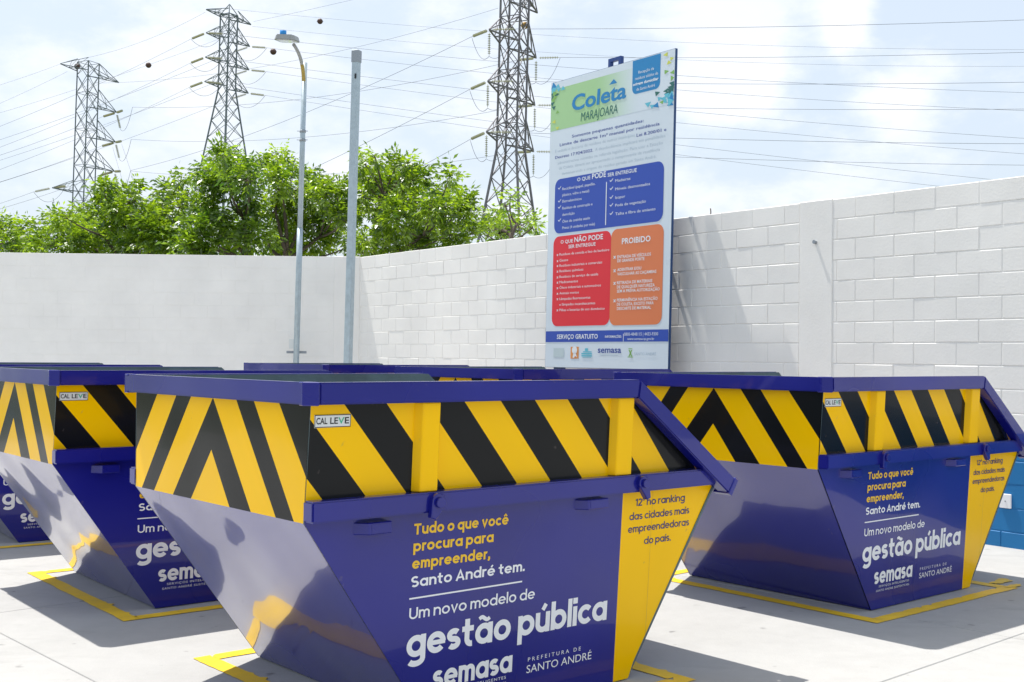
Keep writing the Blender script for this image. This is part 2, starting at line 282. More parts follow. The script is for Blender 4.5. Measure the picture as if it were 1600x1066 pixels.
def put_stroke(mb, s, fnoff, a0, a1, z, cap, w=.17, gap=.085):
    """fnoff(off) -> surface map; every stroke sits a hair prouder than the last so that none share a plane"""
    mb.mark(); x=0; items=[]; k=0
    for c in s:
        if c==' ': x+=.27; continue
        st,ad=stroke_glyph(c,w)
        for pts,cl,wd in st: items.append(([(p[0]+x,p[1]) for p in pts],cl,wd)); 
        x+=ad+gap
    W_=x-gap; sx=(a1-a0)/W_
    for i,(pts,cl,wd) in enumerate(items):
        fn=fnoff(.0012+.00018*(i%4)); n=len(pts); Lp=[];Rp=[]
        for j,p in enumerate(pts):
            a=pts[j-1] if (j>0 or cl) else None; b=pts[(j+1)%n] if (j<n-1 or cl) else None
            def nd(u,v):
                dx,dy=v[0]-u[0],v[1]-u[1]; l=math.hypot(dx,dy) or 1; return (-dy/l,dx/l)
            if a is None: nn=nd(p,b); sc=1
            elif b is None: nn=nd(a,p); sc=1
            else:
                n1_,n2_=nd(a,p),nd(p,b); m_=(n1_[0]+n2_[0],n1_[1]+n2_[1]); l=math.hypot(*m_) or 1; nn=(m_[0]/l,m_[1]/l); sc=1/max(.5,nn[0]*n1_[0]+nn[1]*n1_[1])
            Lp.append((p[0]+nn[0]*wd/2*sc,p[1]+nn[1]*wd/2*sc)); Rp.append((p[0]-nn[0]*wd/2*sc,p[1]-nn[1]*wd/2*sc))
        M=lambda q: fn(a0+q[0]*sx, z+q[1]*cap)
        for j in range(n if cl else n-1):
            jj=(j+1)%n; mb.poly([M(Rp[j]),M(Rp[jj]),M(Lp[jj]),M(Lp[j])])
    mb.mark()
# ------------------------------------------------------------------ ground
gr=MB(); gr.poly([(-900,-300,-.06),(900,-300,-.06),(900,1400,-.06),(-900,1400,-.06)]); tag(gr.build('ground', M_EARTH), kind='structure')
YA=.74                                                   # direction of the slab joints
ex,ey=Vector((math.cos(YA),math.sin(YA),0)),Vector((-math.sin(YA),math.cos(YA),0))
J0=Vector((1.97,5.995,0))
yard=MB()
yard.prism([tuple(J0+ex*a+ey*b+Vector((0,0,-.05))) for a,b in((-22,-18),(22,-18),(22,22),(-22,22))],[tuple(J0+ex*a+ey*b+Vector((0,0,-.012))) for a,b in((-22,-18),(22,-18),(22,22),(-22,22))])
yard=yard.build('concrete_yard', M_JOINT); tag(yard, kind='structure')
S=4.4
sb=MB(); g=.0028
sb.prism([(g,g,-.011),(S-g,g,-.011),(S-g,S-g,-.011),(g,S-g,-.011)],[(g,g,0),(S-g,g,0),(S-g,S-g,0),(g,S-g,0)])
sm=sb.mesh('slab',[M_CONC],.004)
for i in range(-5,5):
    for j in range(-4,5):
        o=link('slab', sm, yard); o.location=J0+ex*(i*S+1.3)+ey*(j*S); o.rotation_euler=(0,0,YA)
# ------------------------------------------------------------------ walls of concrete block
TOP, CH, BL = 3.205, .2045, .437
def block_mesh(w, h, e=.004, bv=.005):
    mb=MB(); mb.box(e,-.02,e,w-e,0,h-e); return mb.mesh('block',[M_WALL],bv)
bm_full=block_mesh(BL,CH); bm_thin=block_mesh(BL,CH,.002,.0022)
def block_wall(name, label, origin, rz, s0, s1, off, columns, limit_key, core_y=-.0055, bm=None):
    root=empty(name, origin, rz); tag(root, label, 'wall')
    core=MB(); core.box(s0,-.15,-.05,s1,core_y,TOP-.004); core.build('wall_core', M_WALL, root)
    cells=[]; k=0; z=TOP
    while z>-.1:
        z-=CH; par=off if k%2==0 else off-BL/2
        spans=[]; edges=[s0]+[c for col in columns for c in col]+[s1]
        for a,b in zip(edges[::2],edges[1::2]):
            base=a if a!=s0 else None
            st = par+math.floor((a-par)/BL)*BL
            x=st
            while x<b:
                xa,xb=max(x,a),min(x+BL,b)
                if xb-xa>.03: cells.append((xa,xb,z))
                x+=BL
        k+=1
    cells.sort(key=limit_key)
    rest=MB()
    for n_,(xa,xb,zz) in enumerate(cells):
        if n_<300:
            o=link('block', bm or bm_full, root); o.location=(xa, RNG.uniform(-.0015,.0015)*(.4 if bm else 1), zz); o.scale=((xb-xa)/BL,1,1); o.rotation_euler=(RNG.normal(0,.004),0,RNG.normal(0,.003))
        else: rest.box(xa+.004,-.02,zz+.004,xb-.004,RNG.uniform(-.0015,.0015),zz+CH-.004)
    if rest.v: tag(rest.build('block_rest', M_WALL, root, .004), kind='stuff')
    for a,b in columns:
        cc=MB(); cc.box(a,-.06,-.05,b,.004,TOP+.004); cc.build('column', M_WALL, root, .006)
    return root
WD=Vector((-.6033672,.79746349,0)); W0=Vector((4.38,10.04,0)); WANG=math.atan2(WD.y,WD.x)
def on_wall(s, d, z): return W0+WD*s+Vector((-.79746349,-.6033672,0))*d+Vector((0,0,z))
wr=block_wall('boundary_wall','long white block wall on the right with a blue painted plinth, behind the sign', W0, WANG, -4.0, 11.39, 2.604, [(2.0,2.41)], lambda c:(0 if (c[2]>1.35 or c[0]<1.0) and c[0]>-.7 else 1, c[0]))
corner=on_wall(11.39,0,0)
lang=math.atan2(-.0407,-1)
wl=block_wall('boundary_wall','plain white block wall across the back left, behind the two metal poles', corner+Vector((0.0,0,0)), lang, -.15, 14.5, .7, [(.0,.42)], lambda c:(0 if c[2]>1.35 and c[0]<7.2 else 1, c[0]), -.0025, bm_thin)
# small things fixed to the right wall
wp=MB(); wp.box(.101,-.0,.34,.207,.016,.462); o=wp.build('wall_plate', M_WHITE_PR, None, .003); o.location=W0; o.rotation_euler=(0,0,WANG); tag(o,'small white cover plate fixed to the blue plinth of the right wall','wall plate')
sc_=MB(); sc_.box(.146,.0161,.395,.156,.02,.405)
o2=sc_.build('screw', M_GALVD, o)
kb=MB(); kb.tube([on_wall(2.202,0,2.786),on_wall(2.202,.03,2.79)],[.020,.014],8); kb.tube([on_wall(2.202,.028,2.79),on_wall(2.202,.036,2.79)],.020,8); tag(kb.build('wall_bolt', M_GALVD),'short metal bolt end sticking out of the smooth column in the right wall','bolt')
rb=MB(); q=on_wall(3.72,-.08,3.18); rb.tube([q,q+Vector((.004,0,.06)),q+Vector((.0,.004,.10))],.007,5); tag(rb.build('rebar_stub', M_BARK),'short rusty rod standing up from the top of the right wall beside the sign','rod')
# ------------------------------------------------------------------ skips
Wr,ch,Lf,hpt,hpm,hb=.921*2,.0493,1.8539,.8497,.8299,.7639
ut,um,ub0,ub1,uy,ul,zr,rbh,zrt,zrb=.0519,.0422,.7053,1.9412,1.836,2.53,1.5017,.0877,1.034,.9426
hw=Wr/2; zt=zr-rbh; ZM=.985; U0=1.3
def hz(z):
    if z>=zrt: return hpm+(hpt-hpm)*(z-zrt)/(zt-zrt)
    return hb+(hpm-hb)*z/zrt
def side(sg, off=0):
    return lambda u,z: (u-U0, sg*(hz(z)+off), z)
def uend(z): return um+(ut-um)*(z-zrb)/(zt-zrb) if z>zrb else um+(ub0-um)*(zrb-z)/zrb
def endpl(off=0):      # the chevron end, facing -u
    return lambda v,z: (uend(z)-off-U0, v, z)
def clip(poly, a, b, c):      # keep a*x+b*y<=c
    o=[]
    for i in range(len(poly)):
        p,q=poly[i],poly[(i+1)%len(poly)]; dp,dq=a*p[0]+b*p[1]-c, a*q[0]+b*q[1]-c
        if dp<=0: o.append(p)
        if dp*dq<0: t=dp/(dp-dq); o.append((p[0]+(q[0]-p[0])*t,p[1]+(q[1]-p[1])*t))
    return o
def plate(name, outline, cells, fo, fi, outer, inner, parent):
    """sheet-steel plate: outer skin made of coloured cells, inner skin and edges"""
    mb=MB(); mats=outer+[inner]; k=len(outer)
    for pts,mi in cells:
        if len(pts)>2: mb.poly([fo(*p) for p in pts], mi)
    mb.poly([fi(*p) for p in outline], k)
    n=len(outline)
    for i in range(n):
        p,q=outline[i],outline[(i+1)%n]; mb.poly([fo(*p),fo(*q),fi(*q),fi(*p)], k)
    return mb.build(name, mats, parent)
def slab_shape(mb, pts, v0, v1, mi=0): mb.prism([(u-U0,v0,z) for u,z in pts],[(u-U0,v1,z) for u,z in pts], mi)
def make_skip():
    root=empty('skip_container')
    zs1=zr-.004
    # side plates
    top=[(uend(ZM),ZM),(2.46,ZM),(1.87,zs1),(uend(zs1),zs1)]
    low=[(um,ZM),(ub0,0),(ub1,0),(ul,zrb),(2.46,ZM)]
    low=[(um,ZM),(um,zrb),(ub0,0),(ub1,0),(ul,zrb-.01),(2.46,ZM)]
    for sg in(-1,1):
        cells=[]; edges=[-9,.0]+[.203+.2045*k for k in range(10)]+[9]
        # boundary lines: u = t + (zt-z)*slope
        sl=.324/(zt-zrt)
        for i in range(len(edges)-1):
            a,b=edges[i],edges[i+1]; p=list(top)
            if a>-9: p=clip(p,-1,-sl,-(a+zt*sl))
            if b<9: p=clip(p,1,sl,b+zt*sl)
            cells.append((p, 1 if i%2==0 else 0))
        # edges: (-9,0)=black (0,.203)=yellow ...
        # left of the first black band the corner is yellow again
        p=clip(list(top),1,sl,-.2045+zt*sl); cells[0]=(clip(clip(list(top),-1,-sl,.2045-zt*sl),1,sl,0+zt*sl),1); cells.append((p,0))
        plate('striped_side_plate', top, cells, side(sg), side(sg,-.008), [M_YEL,M_BLK], M_INNER, root)
        yel=clip(list(low),-1,0,-uy); blu=clip(list(low),1,0,uy)
        lp=plate('side_plate', low, [(blu,0),(yel,1)], side(sg), side(sg,-.008), [M_BLUE,M_YEL], M_INNER, root)
        s2=MB(); f=side(sg,.0012); s2.poly([f(2.052,.93),f(2.0533,.93),f(2.0533,.18),f(2.052,.18)]); s2.build('weld_seam', M_YARM, lp)
        # side rim, slanted rim, rail
        r=MB(); slab_shape(r,[(ch,zt),(1.838,zt),(Lf,zr),(ch,zr)],sg*(hpt+.001),sg*hw); r.build('rim_beam', M_BLUE, root,.006,2)
        r=MB(); slab_shape(r,[(1.8535,zr-.001),(1.839,zt),(2.525,.905),(2.58,.975)],sg*(hpt-.001),sg*(hw+.002)); r.build('slanted_rim', M_BLUE, root,.006,2)
        r=MB(); slab_shape(r,[(2.52,.902),(2.548,.886),(2.602,.966),(2.576,.982)],sg*(hpt-.03),sg*(hw+.008)); r.build('rim_end_cap', M_BLUE, root,.004,1)
        r=MB(); slab_shape(r,[(um-.004,zrb+.006),(2.47,zrb+.006),(2.40,zrt),(um-.004,zrt)],sg*(hpm-.012),sg*(hpm+.062)); r.build('side_rail', M_BLUE, root,.007,2)
        for a,b in((.5498,.664),(1.7183,1.848)):
            r=MB()
            # folded channel: narrow chamfer, flat face
            pro=[(a,0),(a+.022,.042),(b-.004,.046),(b,.0)]
            y0=lambda z,d: sg*(hz(z)-.004+d)
            r.prism([(u-U0,y0(zrt,d),zrt+.001) for u,d in pro],[(u-U0,y0(zt,d),zt-.001) for u,d in pro]); r.build('rib_post', M_YEL, root,.004,1)
        # lifting lugs: boss with a tapered tongue
        for (bu,bz,tu,tz,r0) in((.640,.992,.610,.924,.038),(1.896,.992,1.928,.914,.036)):
            r=MB(); ax=Vector((tu-bu,0,tz-bz)); ln=ax.length; ax.normalize(); nx=Vector((ax.z,0,-ax.x)); c=Vector((bu-U0,0,bz)); pts=[]
            for k in range(13):
                an=math.pi*k/12; pts.append(c+nx*(r0*math.cos(an))-ax*(r0*math.sin(an)))
            pts+= [c+ax*ln-nx*.014, c+ax*ln+nx*.014]
            ya,yb=sg*(hpm+.055),sg*(hpm+.086)
            r.prism([(p.x,ya,p.z) for p in pts],[(p.x,yb,p.z) for p in pts]); lg=r.build('lifting_lug', M_BLUE, root,.004,1)
            r=MB(); r.tube([(c.x,sg*(hpm+.084),c.z),(c.x,sg*(hpm+.100),c.z)],r0*.62,14); r.build('pin_head', M_BLUE, lg,.002,1)
        for a,b,za,zb in((.262,.43,.878,.928),(1.50,1.69,.884,.932)):
            r=MB(); n_=a+.055; mid=(za+zb)/2
            h0=hz(mid)-.01
            r.prism([(p[0]-U0,sg*p[1],za) for p in((a,h0),(n_,h0+.06),(b,h0+.06),(b,h0))],[(p[0]-U0,sg*p[1],zb) for p in((a,h0),(n_,h0+.06),(b,h0+.06),(b,h0))]); bx=r.build('fork_bracket', M_BLUE, root,.004,1)
            r=MB(); r.box(n_+.012-U0,min(sg*(h0+.0605),sg*(h0+.0612)),za+.008,b-.012-U0,max(sg*(h0+.0605),sg*(h0+.0612)),zb-.008); r.build('bracket_slot', M_BLUE, bx)
    # chevron end panel
    def halfv(z): return hz(z)
    def fo(v,z): return (uend(z)-U0, v, z)
    def fi(v,z): return (uend(z)+.008-U0, v, z)
    outline=[(-halfv(zrb),zrb),(halfv(zrb),zrb),(halfv(zt),zs1),(-halfv(zt),zs1)]
    H_=zt-zrb; cells=[]; ks=[(.0,.19,'tri')]
    lines=[(-.19,.19),(0,.385),(.22,.597),(.38,.744),(.594,.975)]    # |v| at top edge, |v| at bottom edge
    for sg in(-1,1):
        half=[p for p in clip(list(outline),-sg,0,0)]
        prev=None
        for i in range(len(lines)+1):
            p=list(half)
            if i>0:
                t0,b0=lines[i-1]; k=(b0-t0)/H_; p=clip(p,-sg,-k,-(t0+k*zt))
            if i<len(lines):
                t1,b1=lines[i]; k=(b1-t1)/H_
                if i==0: k=.19/(1.179-zrb); p=clip(p,sg,k,k*1.179)
                else: p=clip(p,sg,k,t1+k*zt)
            if i==1:
                k=.19/(1.179-zrb); p=clip(clip(list(half),-sg,-k,-k*1.179),sg,.385/H_,.385/H_*zt)
            cells.append((p, i%2))
    plate('chevron_end_plate', outline, cells, fo, fi, [M_YEL,M_BLK], M_INNER, root)
    # slanted lower end, floor, sloping back
    o1=[(-hz(zrb),zrb),(hz(zrb),zrb),(hz(0),0),(-hz(0),0)]
    plate('slanted_end_plate', o1, [(o1,0)], fo, lambda v,z:(uend(z)+.012-U0,v,z+.004), [M_BLUE_END], M_INNER, root)
    r=MB(); r.box(ub0-U0,-hb,.0,ub1-U0,hb,.012); r.build('floor_plate', M_INNER, root)
    def bk(v,z): return (ub1+(ul-ub1)*z/zrb-U0, v, z)
    plate('sloping_back_plate', [(-hb,0.001),(hb,0.001),(hpm,zrb),(-hpm,zrb)], [([(-hb,0.001),(hb,0.001),(hpm,zrb),(-hpm,zrb)],0)], bk, lambda v,z:(bk(v,z)[0]-.012,v,z+.006), [M_BLUE], M_INNER, root)
    # end rim, lip, corner blocks, cross rail ends
    r=MB(); r.box(0-U0,-hw+ch,zt,ut-.001-U0,hw-ch,zr); r.build('end_rim', M_BLUE, root,.006,2)
    for sg in(-1,1):
        r=MB(); p=[(0,sg*(hw-ch)),(ch,sg*hw),(ch,sg*(hpt+.001)),(ut-.001,sg*(hpt-.01)),(ut-.001,sg*(hw-ch-.02))]
        p=[(-.001,sg*(hw-ch+.001)),(ch-.002,sg*(hw+.001)),(ch-.001,sg*(hpt-.01)),(0.002,sg*(hpt-.01))]
        r.prism([(a-U0,b,zt-.004) for a,b in p],[(a-U0,b,zr+.002) for a,b in p]); r.build('rim_corner', M_BLUE, root,.003,1)
    r=MB(); r.prism([(u-U0,-hpt+.001,z) for u,z in((2.475,.96),(2.545,.895),(2.585,.95),(2.53,.992))],[(u-U0,hpt-.001,z) for u,z in((2.475,.96),(2.545,.895),(2.585,.95),(2.53,.992))]); r.build('lip_beam', M_BLUE, root,.005,1)
    # lettering on the camera side
    f=side(-1,.0016); fo_=lambda off: side(-1,off)
    t=MB()
    put_stroke(t,'Tudo o que você',fo_,.576,1.10,.850,.047,.20); put_stroke(t,'procura para',fo_,.577,1.017,.778,.047,.20); put_stroke(t,'empreender,',fo_,.575,1.002,.704,.047,.20)
    t.build('slogan_lettering', M_YEL_PR, root)
    t=MB(); put_stroke(t,'Santo André tem.',fo_,.574,1.212,.625,.047,.18); t.poly([f(.568,.574),f(1.201,.574),f(1.201,.581),f(.568,.581)]); t.mark()
    put_stroke(t,'Um novo modelo de',fo_,.572,1.284,.488,.049,.15); t.build('city_lettering', M_WHITE_PR, root)
    t=MB(); put_stroke(t,'gestão pública',fo_,.566,1.765,.322,.128,.20,.05); t.build('headline_lettering', M_WHITE_PR, root)
    t=MB(); put_text(t,'PREFEITURA DE',f,1.262,1.60,.196,.018,0,space=1.6); put_text(t,'SANTO ANDRÉ',f,1.256,1.675,.142,.036,0); t.build('city_hall_lettering', M_WHITE_PR, root)
    t=MB(); put_stroke(t,'semasa',fo_,.715,1.166,.165,.105,.20,.05); put_text(t,'SERVIÇOS INTELIGENTES',f,.775,1.132,.139,.013,.0,space=1.2); put_text(t,'SANTO ANDRÉ SUSTENTÁVEL',f,.745,1.140,.112,.013,.0,space=1.2); t.build('water_company_lettering', M_WHITE_PR, root)
    t=MB(); put_stroke(t,'12º no ranking',fo_,1.928,2.297,.868,.037,.155); put_stroke(t,'das cidades mais',fo_,1.890,2.338,.800,.037,.155); put_stroke(t,'empreendedoras',fo_,1.886,2.341,.737,.037,.155); put_stroke(t,'do país.',fo_,2.006,2.205,.670,.037,.155); t.build('ranking_lettering', M_NAVY_PR, root)
    # maker's sticker
    f2=side(-1,.0)
    s_=MB(); pts=[(.069,1.320),(.236,1.321),(.237,1.372),(.068,1.371)]
    s_.prism([side(-1,.001)(*p) for p in pts],[side(-1,.0035)(*p) for p in pts]); s_=s_.build('sticker', [M_STK], root)
    b_=MB(); fb=side(-1,.0042)
    for a,b,c,d in((.069,1.321,.236,1.324),(.069,1.3685,.236,1.3715),(.069,1.321,.0715,1.3715),(.2335,1.321,.236,1.3715)): b_.poly([fb(a,b),fb(c,b),fb(c,d),fb(a,d)])
    put_text(b_,'CAL',fb,.076,.127,1.334,.026,.02); put_text(b_,'LE',fb,.140,.176,1.334,.026,.02); put_text(b_,'E',fb,.208,.228,1.334,.026,.02); b_.build('sticker_lettering', M_BLKPR, s_)
    b_=MB(); put_text(b_,'V',fb,.177,.206,1.334,.026,.02); b_.build('sticker_lettering', M_GRNPR, s_)
    return root
def copy_tree(o, parent=None):
    c=o.copy(); COL.objects.link(c)
    if parent: c.parent=parent
    for ch_ in [x for x in bpy.data.objects if x.parent==o]: copy_tree(ch_, c)
    return c
skips=[('navy skip with yellow and black chevrons, largest and nearest, its whole slogan side in view',-.781,4.526,.705),
       ('navy skip standing alone at the right edge, in front of the blue wall plinth',1.884,6.973,.702),
       ('navy skip on the left, half hidden behind the nearest one, yellow outline before it',-2.686,6.851,.673),
       ('far left navy skip, only a lower corner and a strip of rim in view',-4.625,9.37,.63),
       ('hindmost navy skip, only its rim showing in front of the two metal poles',-1.909,12.013,.697),
       ('navy skip of which only the rim shows, just below the big sign',.058,9.675,.704)]
proto=make_skip(); kids={}
def painted_outline(x,y,t):
    P=lambda u,v,z=.004: Vector((x,y,0))+Vector((u*math.cos(t)-(v+hw)*math.sin(t), u*math.sin(t)+(v+hw)*math.cos(t), z))
    rr=random.Random(int(x*1000))
    for (u0,v0,u1,v1) in((.42,-.99,.52,.95),(.52,-.99,2.20,-.89),(.52,.85,2.20,.95),(2.10,-.89,2.20,.85)):
        mb=MB(); lu=u1-u0; lv=v1-v0; along=lu>lv; n=int(max(lu,lv)/.03)
        A=[];B=[]
        ja=jb=0
        for k in range(n+1):
            s=k/n; ja=ja*.7+rr.gauss(0,.0016); jb=jb*.7+rr.gauss(0,.0016)
            chip=rr.uniform(.01,.032) if rr.random()<.07 else 0
            if along: A.append(P(u0+lu*s,v0+ja)); B.append(P(u0+lu*s,v1+jb-chip))
            else: A.append(P(u0+ja,v0+lv*s)); B.append(P(u1+jb+chip,v0+lv*s))
        for k in range(n): mb.poly([A[k],A[k+1],B[k+1],B[k]])
        mb.build('painted_line', M_LINE, yard)
for i,(lab,x,y,t) in enumerate(skips):
    o=proto if i==0 else copy_tree(proto)
    o.location=(x+U0*math.cos(t)-hw*math.sin(t), y+U0*math.sin(t)+hw*math.cos(t), .006); o.rotation_euler=(0,0,t)
    tag(o,lab,'skip','waste skips parked in two rows in the yard'); painted_outline(x,y,t)
# paint spill beyond the right skip's outline
x,y,t=skips[1][1:]; sp=MB(); rr=random.Random(5)
for (cu,cv,ru,rv) in((2.32,-.80,.12,.045),(2.25,-.93,.10,.03),(2.42,-.76,.05,.03)):
    pts=[]
    for k in range(22):
        a=2*math.pi*k/22; q=1+rr.uniform(-.3,.3); u=cu+ru*q*math.cos(a); v=cv+rv*q*math.sin(a)+hw
        pts.append((x+u*math.cos(t)-v*math.sin(t), y+u*math.sin(t)+v*math.cos(t), .0052+.0006*cu))
    sp.poly(pts)
sp.build('paint_spill', M_LINE, yard)
# ------------------------------------------------------------------ the big sign
# homography from the four measured corners of the board (image) to board coordinates
def homog(src,dst):
    A=[];b=[]
    for (x,y),(u,v) in zip(src,dst):
        A+= [[x,y,1,0,0,0,-u*x,-u*y],[0,0,0,x,y,1,-v*x,-v*y]]; b+=[u,v]
    h=np.linalg.solve(np.array(A,float),np.array(b,float)); return np.append(h,1).reshape(3,3)
SW,SH,SZ=2.19,3.577,1.475
HM=homog([(860,131),(1053.5,76.5),(1041,577),(851,575)],[(0,SH),(SW,SH),(SW,0),(0,0)])
def c6(x,y): return 840+x/3.948, 60+y/3.948
def c7(x,y): return 840+x/3.948, 320+y/3.948
def sg6(x,y,c=c6):
    p=HM@np.array([*c(x,y),1.0]); return p[0]/p[2],p[1]/p[2]
def sg7(x,y): return sg6(x,y,c7)
sroot=empty('information_sign', on_wall(6.187,.285,0), WANG); tag(sroot,'tall printed board about waste drop-off rules, on blue posts against the right wall','sign')
def SP(off):      # board: local x runs from the near edge back along -s
    return lambda a,z: (-a-.0 + .022*z*-1 , off, SZ+z)
# local +X = +s (away), so a (rightwards) = -X ; slight lean to the right with height
sb_=MB(); sb_.prism([SP(0)(*p) for p in((0,0),(SW,0),(SW,SH),(0,SH))],[SP(-.032)(*p) for p in((0,0),(SW,0),(SW,SH),(0,SH))])
M_SFRAME=mat('sign_frame_blue',(.01,.05,.16),rough=.4); M_BOARD=mat('sign_vinyl',(.66,.74,.80),rough=.32,bump=(1.6,.004,1),var=(1.2,.03))
sb_.build('board_frame', M_SFRAME, sroot)
face=MB(); f=SP(.002); e=.0
face.prism([SP(.0005)(*p) for p in((.004,.004),(SW-.004,.004),(SW-.004,SH-.004),(.004,SH-.004))],[f(*p) for p in((.004,.004),(SW-.004,.004),(SW-.004,SH-.004),(.004,SH-.004))]); face.build('printed_face', M_BOARD, sroot)
def flat(name,col,rough=.32): return mat('print_'+name,col,rough=rough)
PB=flat('blue',(.02,.07,.42)); PR=flat('red',(.76,.015,.03)); PO=flat('orange',(.74,.20,.07)); PT=flat('teal_blue',(.01,.22,.50)); PG=flat('green',(.33,.58,.22)); PDG=flat('dark_green',(.02,.14,.12)); PW=flat('white',(.80,.84,.86)); PN=flat('navy',(.03,.07,.32)); PGY=flat('grey',(.42,.52,.60)); PCY=flat('cyan',(.12,.50,.62)); PLG=flat('leaf',(.22,.45,.10)); PYL=flat('lime',(.62,.66,.10)); PPALE=flat('pale_grey',(.52,.62,.64)); PLOG=flat('logo_orange',(.75,.30,.08)); PTOP=flat('top_edge',(.60,.64,.68))
# green header that fades to white across the board (a printed fade)
pg=bpy.data.materials.new('print_green_fade'); pg.use_nodes=True; t_=pg.node_tree; b_=t_.nodes['Principled BSDF']; b_.inputs['Roughness'].default_value=.32
tcn=t_.nodes.new('ShaderNodeTexCoord'); sx=t_.nodes.new('ShaderNodeSeparateXYZ'); t_.links.new(tcn.outputs['Object'],sx.inputs[0])
mr_=t_.nodes.new('ShaderNodeMapRange'); mr_.interpolation_type='SMOOTHSTEP'; mr_.inputs[1].default_value=-.9; mr_.inputs[2].default_value=-1.75; t_.links.new(sx.outputs[0],mr_.inputs[0])
mx_=t_.nodes.new('ShaderNodeMix'); mx_.data_type='RGBA'; t_.links.new(mr_.outputs[0],mx_.inputs[0]); mx_.inputs[6].default_value=(.38,.62,.30,1); mx_.inputs[7].default_value=(.66,.74,.80,1); t_.links.new(mx_.outputs[2],b_.inputs['Base Color'])
def spoly(pts, off, mats, name, parent=sroot):
    mb=MB(); mb.poly([SP(off)(*p) for p in pts]); return mb.build(name, mats, parent)
gy=sg6(75,582)[1]; spoly([(.006,gy),(SW-.006,gy),(SW-.006,SH-.09),(.006,SH-.09)],.003,pg,'header_print')
def rrect(a0,z0,a1,z1,r=.07,low_only=False):
    pts=[]
    for cx,cz,s in((a1-r,z1-r,0),(a0+r,z1-r,90),(a0+r,z0+r,180),(a1-r,z0+r,270)):
        if low_only and s<180: pts.append((a1,z1) if s==0 else (a0,z1)); continue
        for k in range(6): an=R_(s+18*k); pts.append((cx+r*math.cos(an),cz+r*math.sin(an)))
    return pts
def box_from(p,q): return min(p[0],q[0]),min(p[1],q[1]),max(p[0],q[0]),max(p[1],q[1])
a=box_from(sg6(582,145),sg6(748,312)); spoly(rrect(*a,low_only=True),.004,PT,'corner_box_print')
a=box_from(sg6(105,880),sg7(764,105)); spoly(rrect(*a,r=.1),.004,PB,'allowed_box_print')
a=box_from(sg7(96,207),sg7(438,745)); spoly(rrect(*a,r=.1),.004,PR,'refused_box_print')
a=box_from(sg7(450,160),sg7(756,738)); spoly(rrect(*a,r=.1),.004,PO,'forbidden_box_print')
z0,z1=sg7(45,853)[1],sg7(48,787)[1]; spoly([(.006,z0),(SW-.006,z0),(SW-.006,z1),(.006,z1)],.004,PB,'footer_band_print')
fT=SP(.006)
def line(mb,s,p,q,cap,bold=.01,shear=0,space=1.0,res=2):
    """p,q: baseline ends in board coordinates"""
    z=(p[1]+q[1])/2; put_text(mb,s,fT,p[0],q[0],z,cap,bold,shear,space=space,res=res)
t=MB(); line(t,'Coleta',sg6(205,450),sg6(540,378),.19,.024,.08,res=4)
p=sg6(462,272); t.poly([fT(p[0]-.07,p[1]-.025),fT(p[0]+.07,p[1]-.025),fT(p[0]+.01,p[1]+.03)]); t.build('title_lettering', PT, sroot)
t=MB(); line(t,'MARAJOARA',sg6(262,515),sg6(488,468),.105,.0,.10,res=3); t.build('place_lettering', PDG, sroot)
t=MB()
for s,p,q,b in(('Recepção de',(617,222),(712,200),.0),('resíduos sólidos de',(597,262),(737,229),.0),('origem domiciliar',(583,300),(740,262),.03),('de Santo André',(605,330),(718,302),.0)): line(t,s,sg6(*p),sg6(*q),.034,b)
t.build('corner_lettering', PW, sroot)
t=MB()
for s,p,q in(('Somente pequenas quantidades:',(208,615),(648,528)),('Limite de descarte 1m³ mensal por residência',(133,670),(746,545)),('Lei 8.200/01 e',(605,612),(787,580)),('Decreto 17.924/2022.',(105,750),(338,706))): line(t,s,sg6(*p),sg6(*q),.036,.008)
t.build('notice_lettering', PN, sroot)
t=MB()
for s,p,q in(('É vedado o descarte de resíduos de outros municípios.',(105,705),(598,620)),('A desobediência implicará em penalidades',(350,700),(780,618)),('administrativas contidas na referida legislação. Para usar a Estação',(120,785),(765,660)),('de Coleta, deverá ser apresentado o comprovante de residência',(128,815),(748,703)),('demonstrando a origem do resíduo gerado em Santo André.',(146,848),(725,746))): line(t,s,sg6(*p),sg6(*q),.034,-.004)
t.build('small_print', PGY, sroot)
t=MB()
line(t,'O QUE',sg6(241,890),sg6(322,876),.044,.014); line(t,'PODE',sg6(332,876),sg6(418,860),.066,.02); line(t,'SER ENTREGUE',sg6(428,860),sg6(606,832),.044,.014)
for s,p,q,c in(('Reciclável (papel, papelão,',(150,945),(352,910),sg6),('plástico, vidro e metal)',(150,982),(315,955),sg6),('Eletroeletrônicos',(150,1022),(268,1002),sg6),('Resíduos de construção e',(150,37),(335,10),sg7),('demolição',(150,77),(225,66),sg7),('Óleo de cozinha usado',(150,120),(320,95),sg7),('Pneus (4 unidades por mês)',(150,158),(350,133),sg7),
    ('Madeiras',(475,893),(567,880),sg6),('Móveis desmontados',(475,945),(687,912),sg6),('Isopor',(475,998),(535,988),sg6),('Poda de vegetação',(475,1047),(662,1017),sg6),('Telha e fibra de amianto',(475,72),(720,40),sg7)): line(t,s,c(*p),c(*q),.033,.0)
for c,x,y in((sg6,130,940),(sg6,130,1020),(sg7,130,32),(sg7,130,112),(sg6,448,893),(sg6,448,943),(sg6,448,997),(sg6,448,1045),(sg7,448,70)):
    t.mark(); p=c(x,y); t.poly([fT(p[0]-.022,p[1]+.016),fT(p[0],p[1]),fT(p[0],p[1]+.012),fT(p[0]-.018,p[1]+.024)]); t.poly([fT(p[0],p[1]),fT(p[0]+.04,p[1]+.034),fT(p[0]+.034,p[1]+.04),fT(p[0],p[1]+.012)])
t.mark(); p,q=sg6(421,893),sg7(416,132); t.poly([fT(p[0]-.006,q[1]),fT(p[0]+.008,q[1]),fT(p[0]+.008,p[1]),fT(p[0]-.006,p[1])])
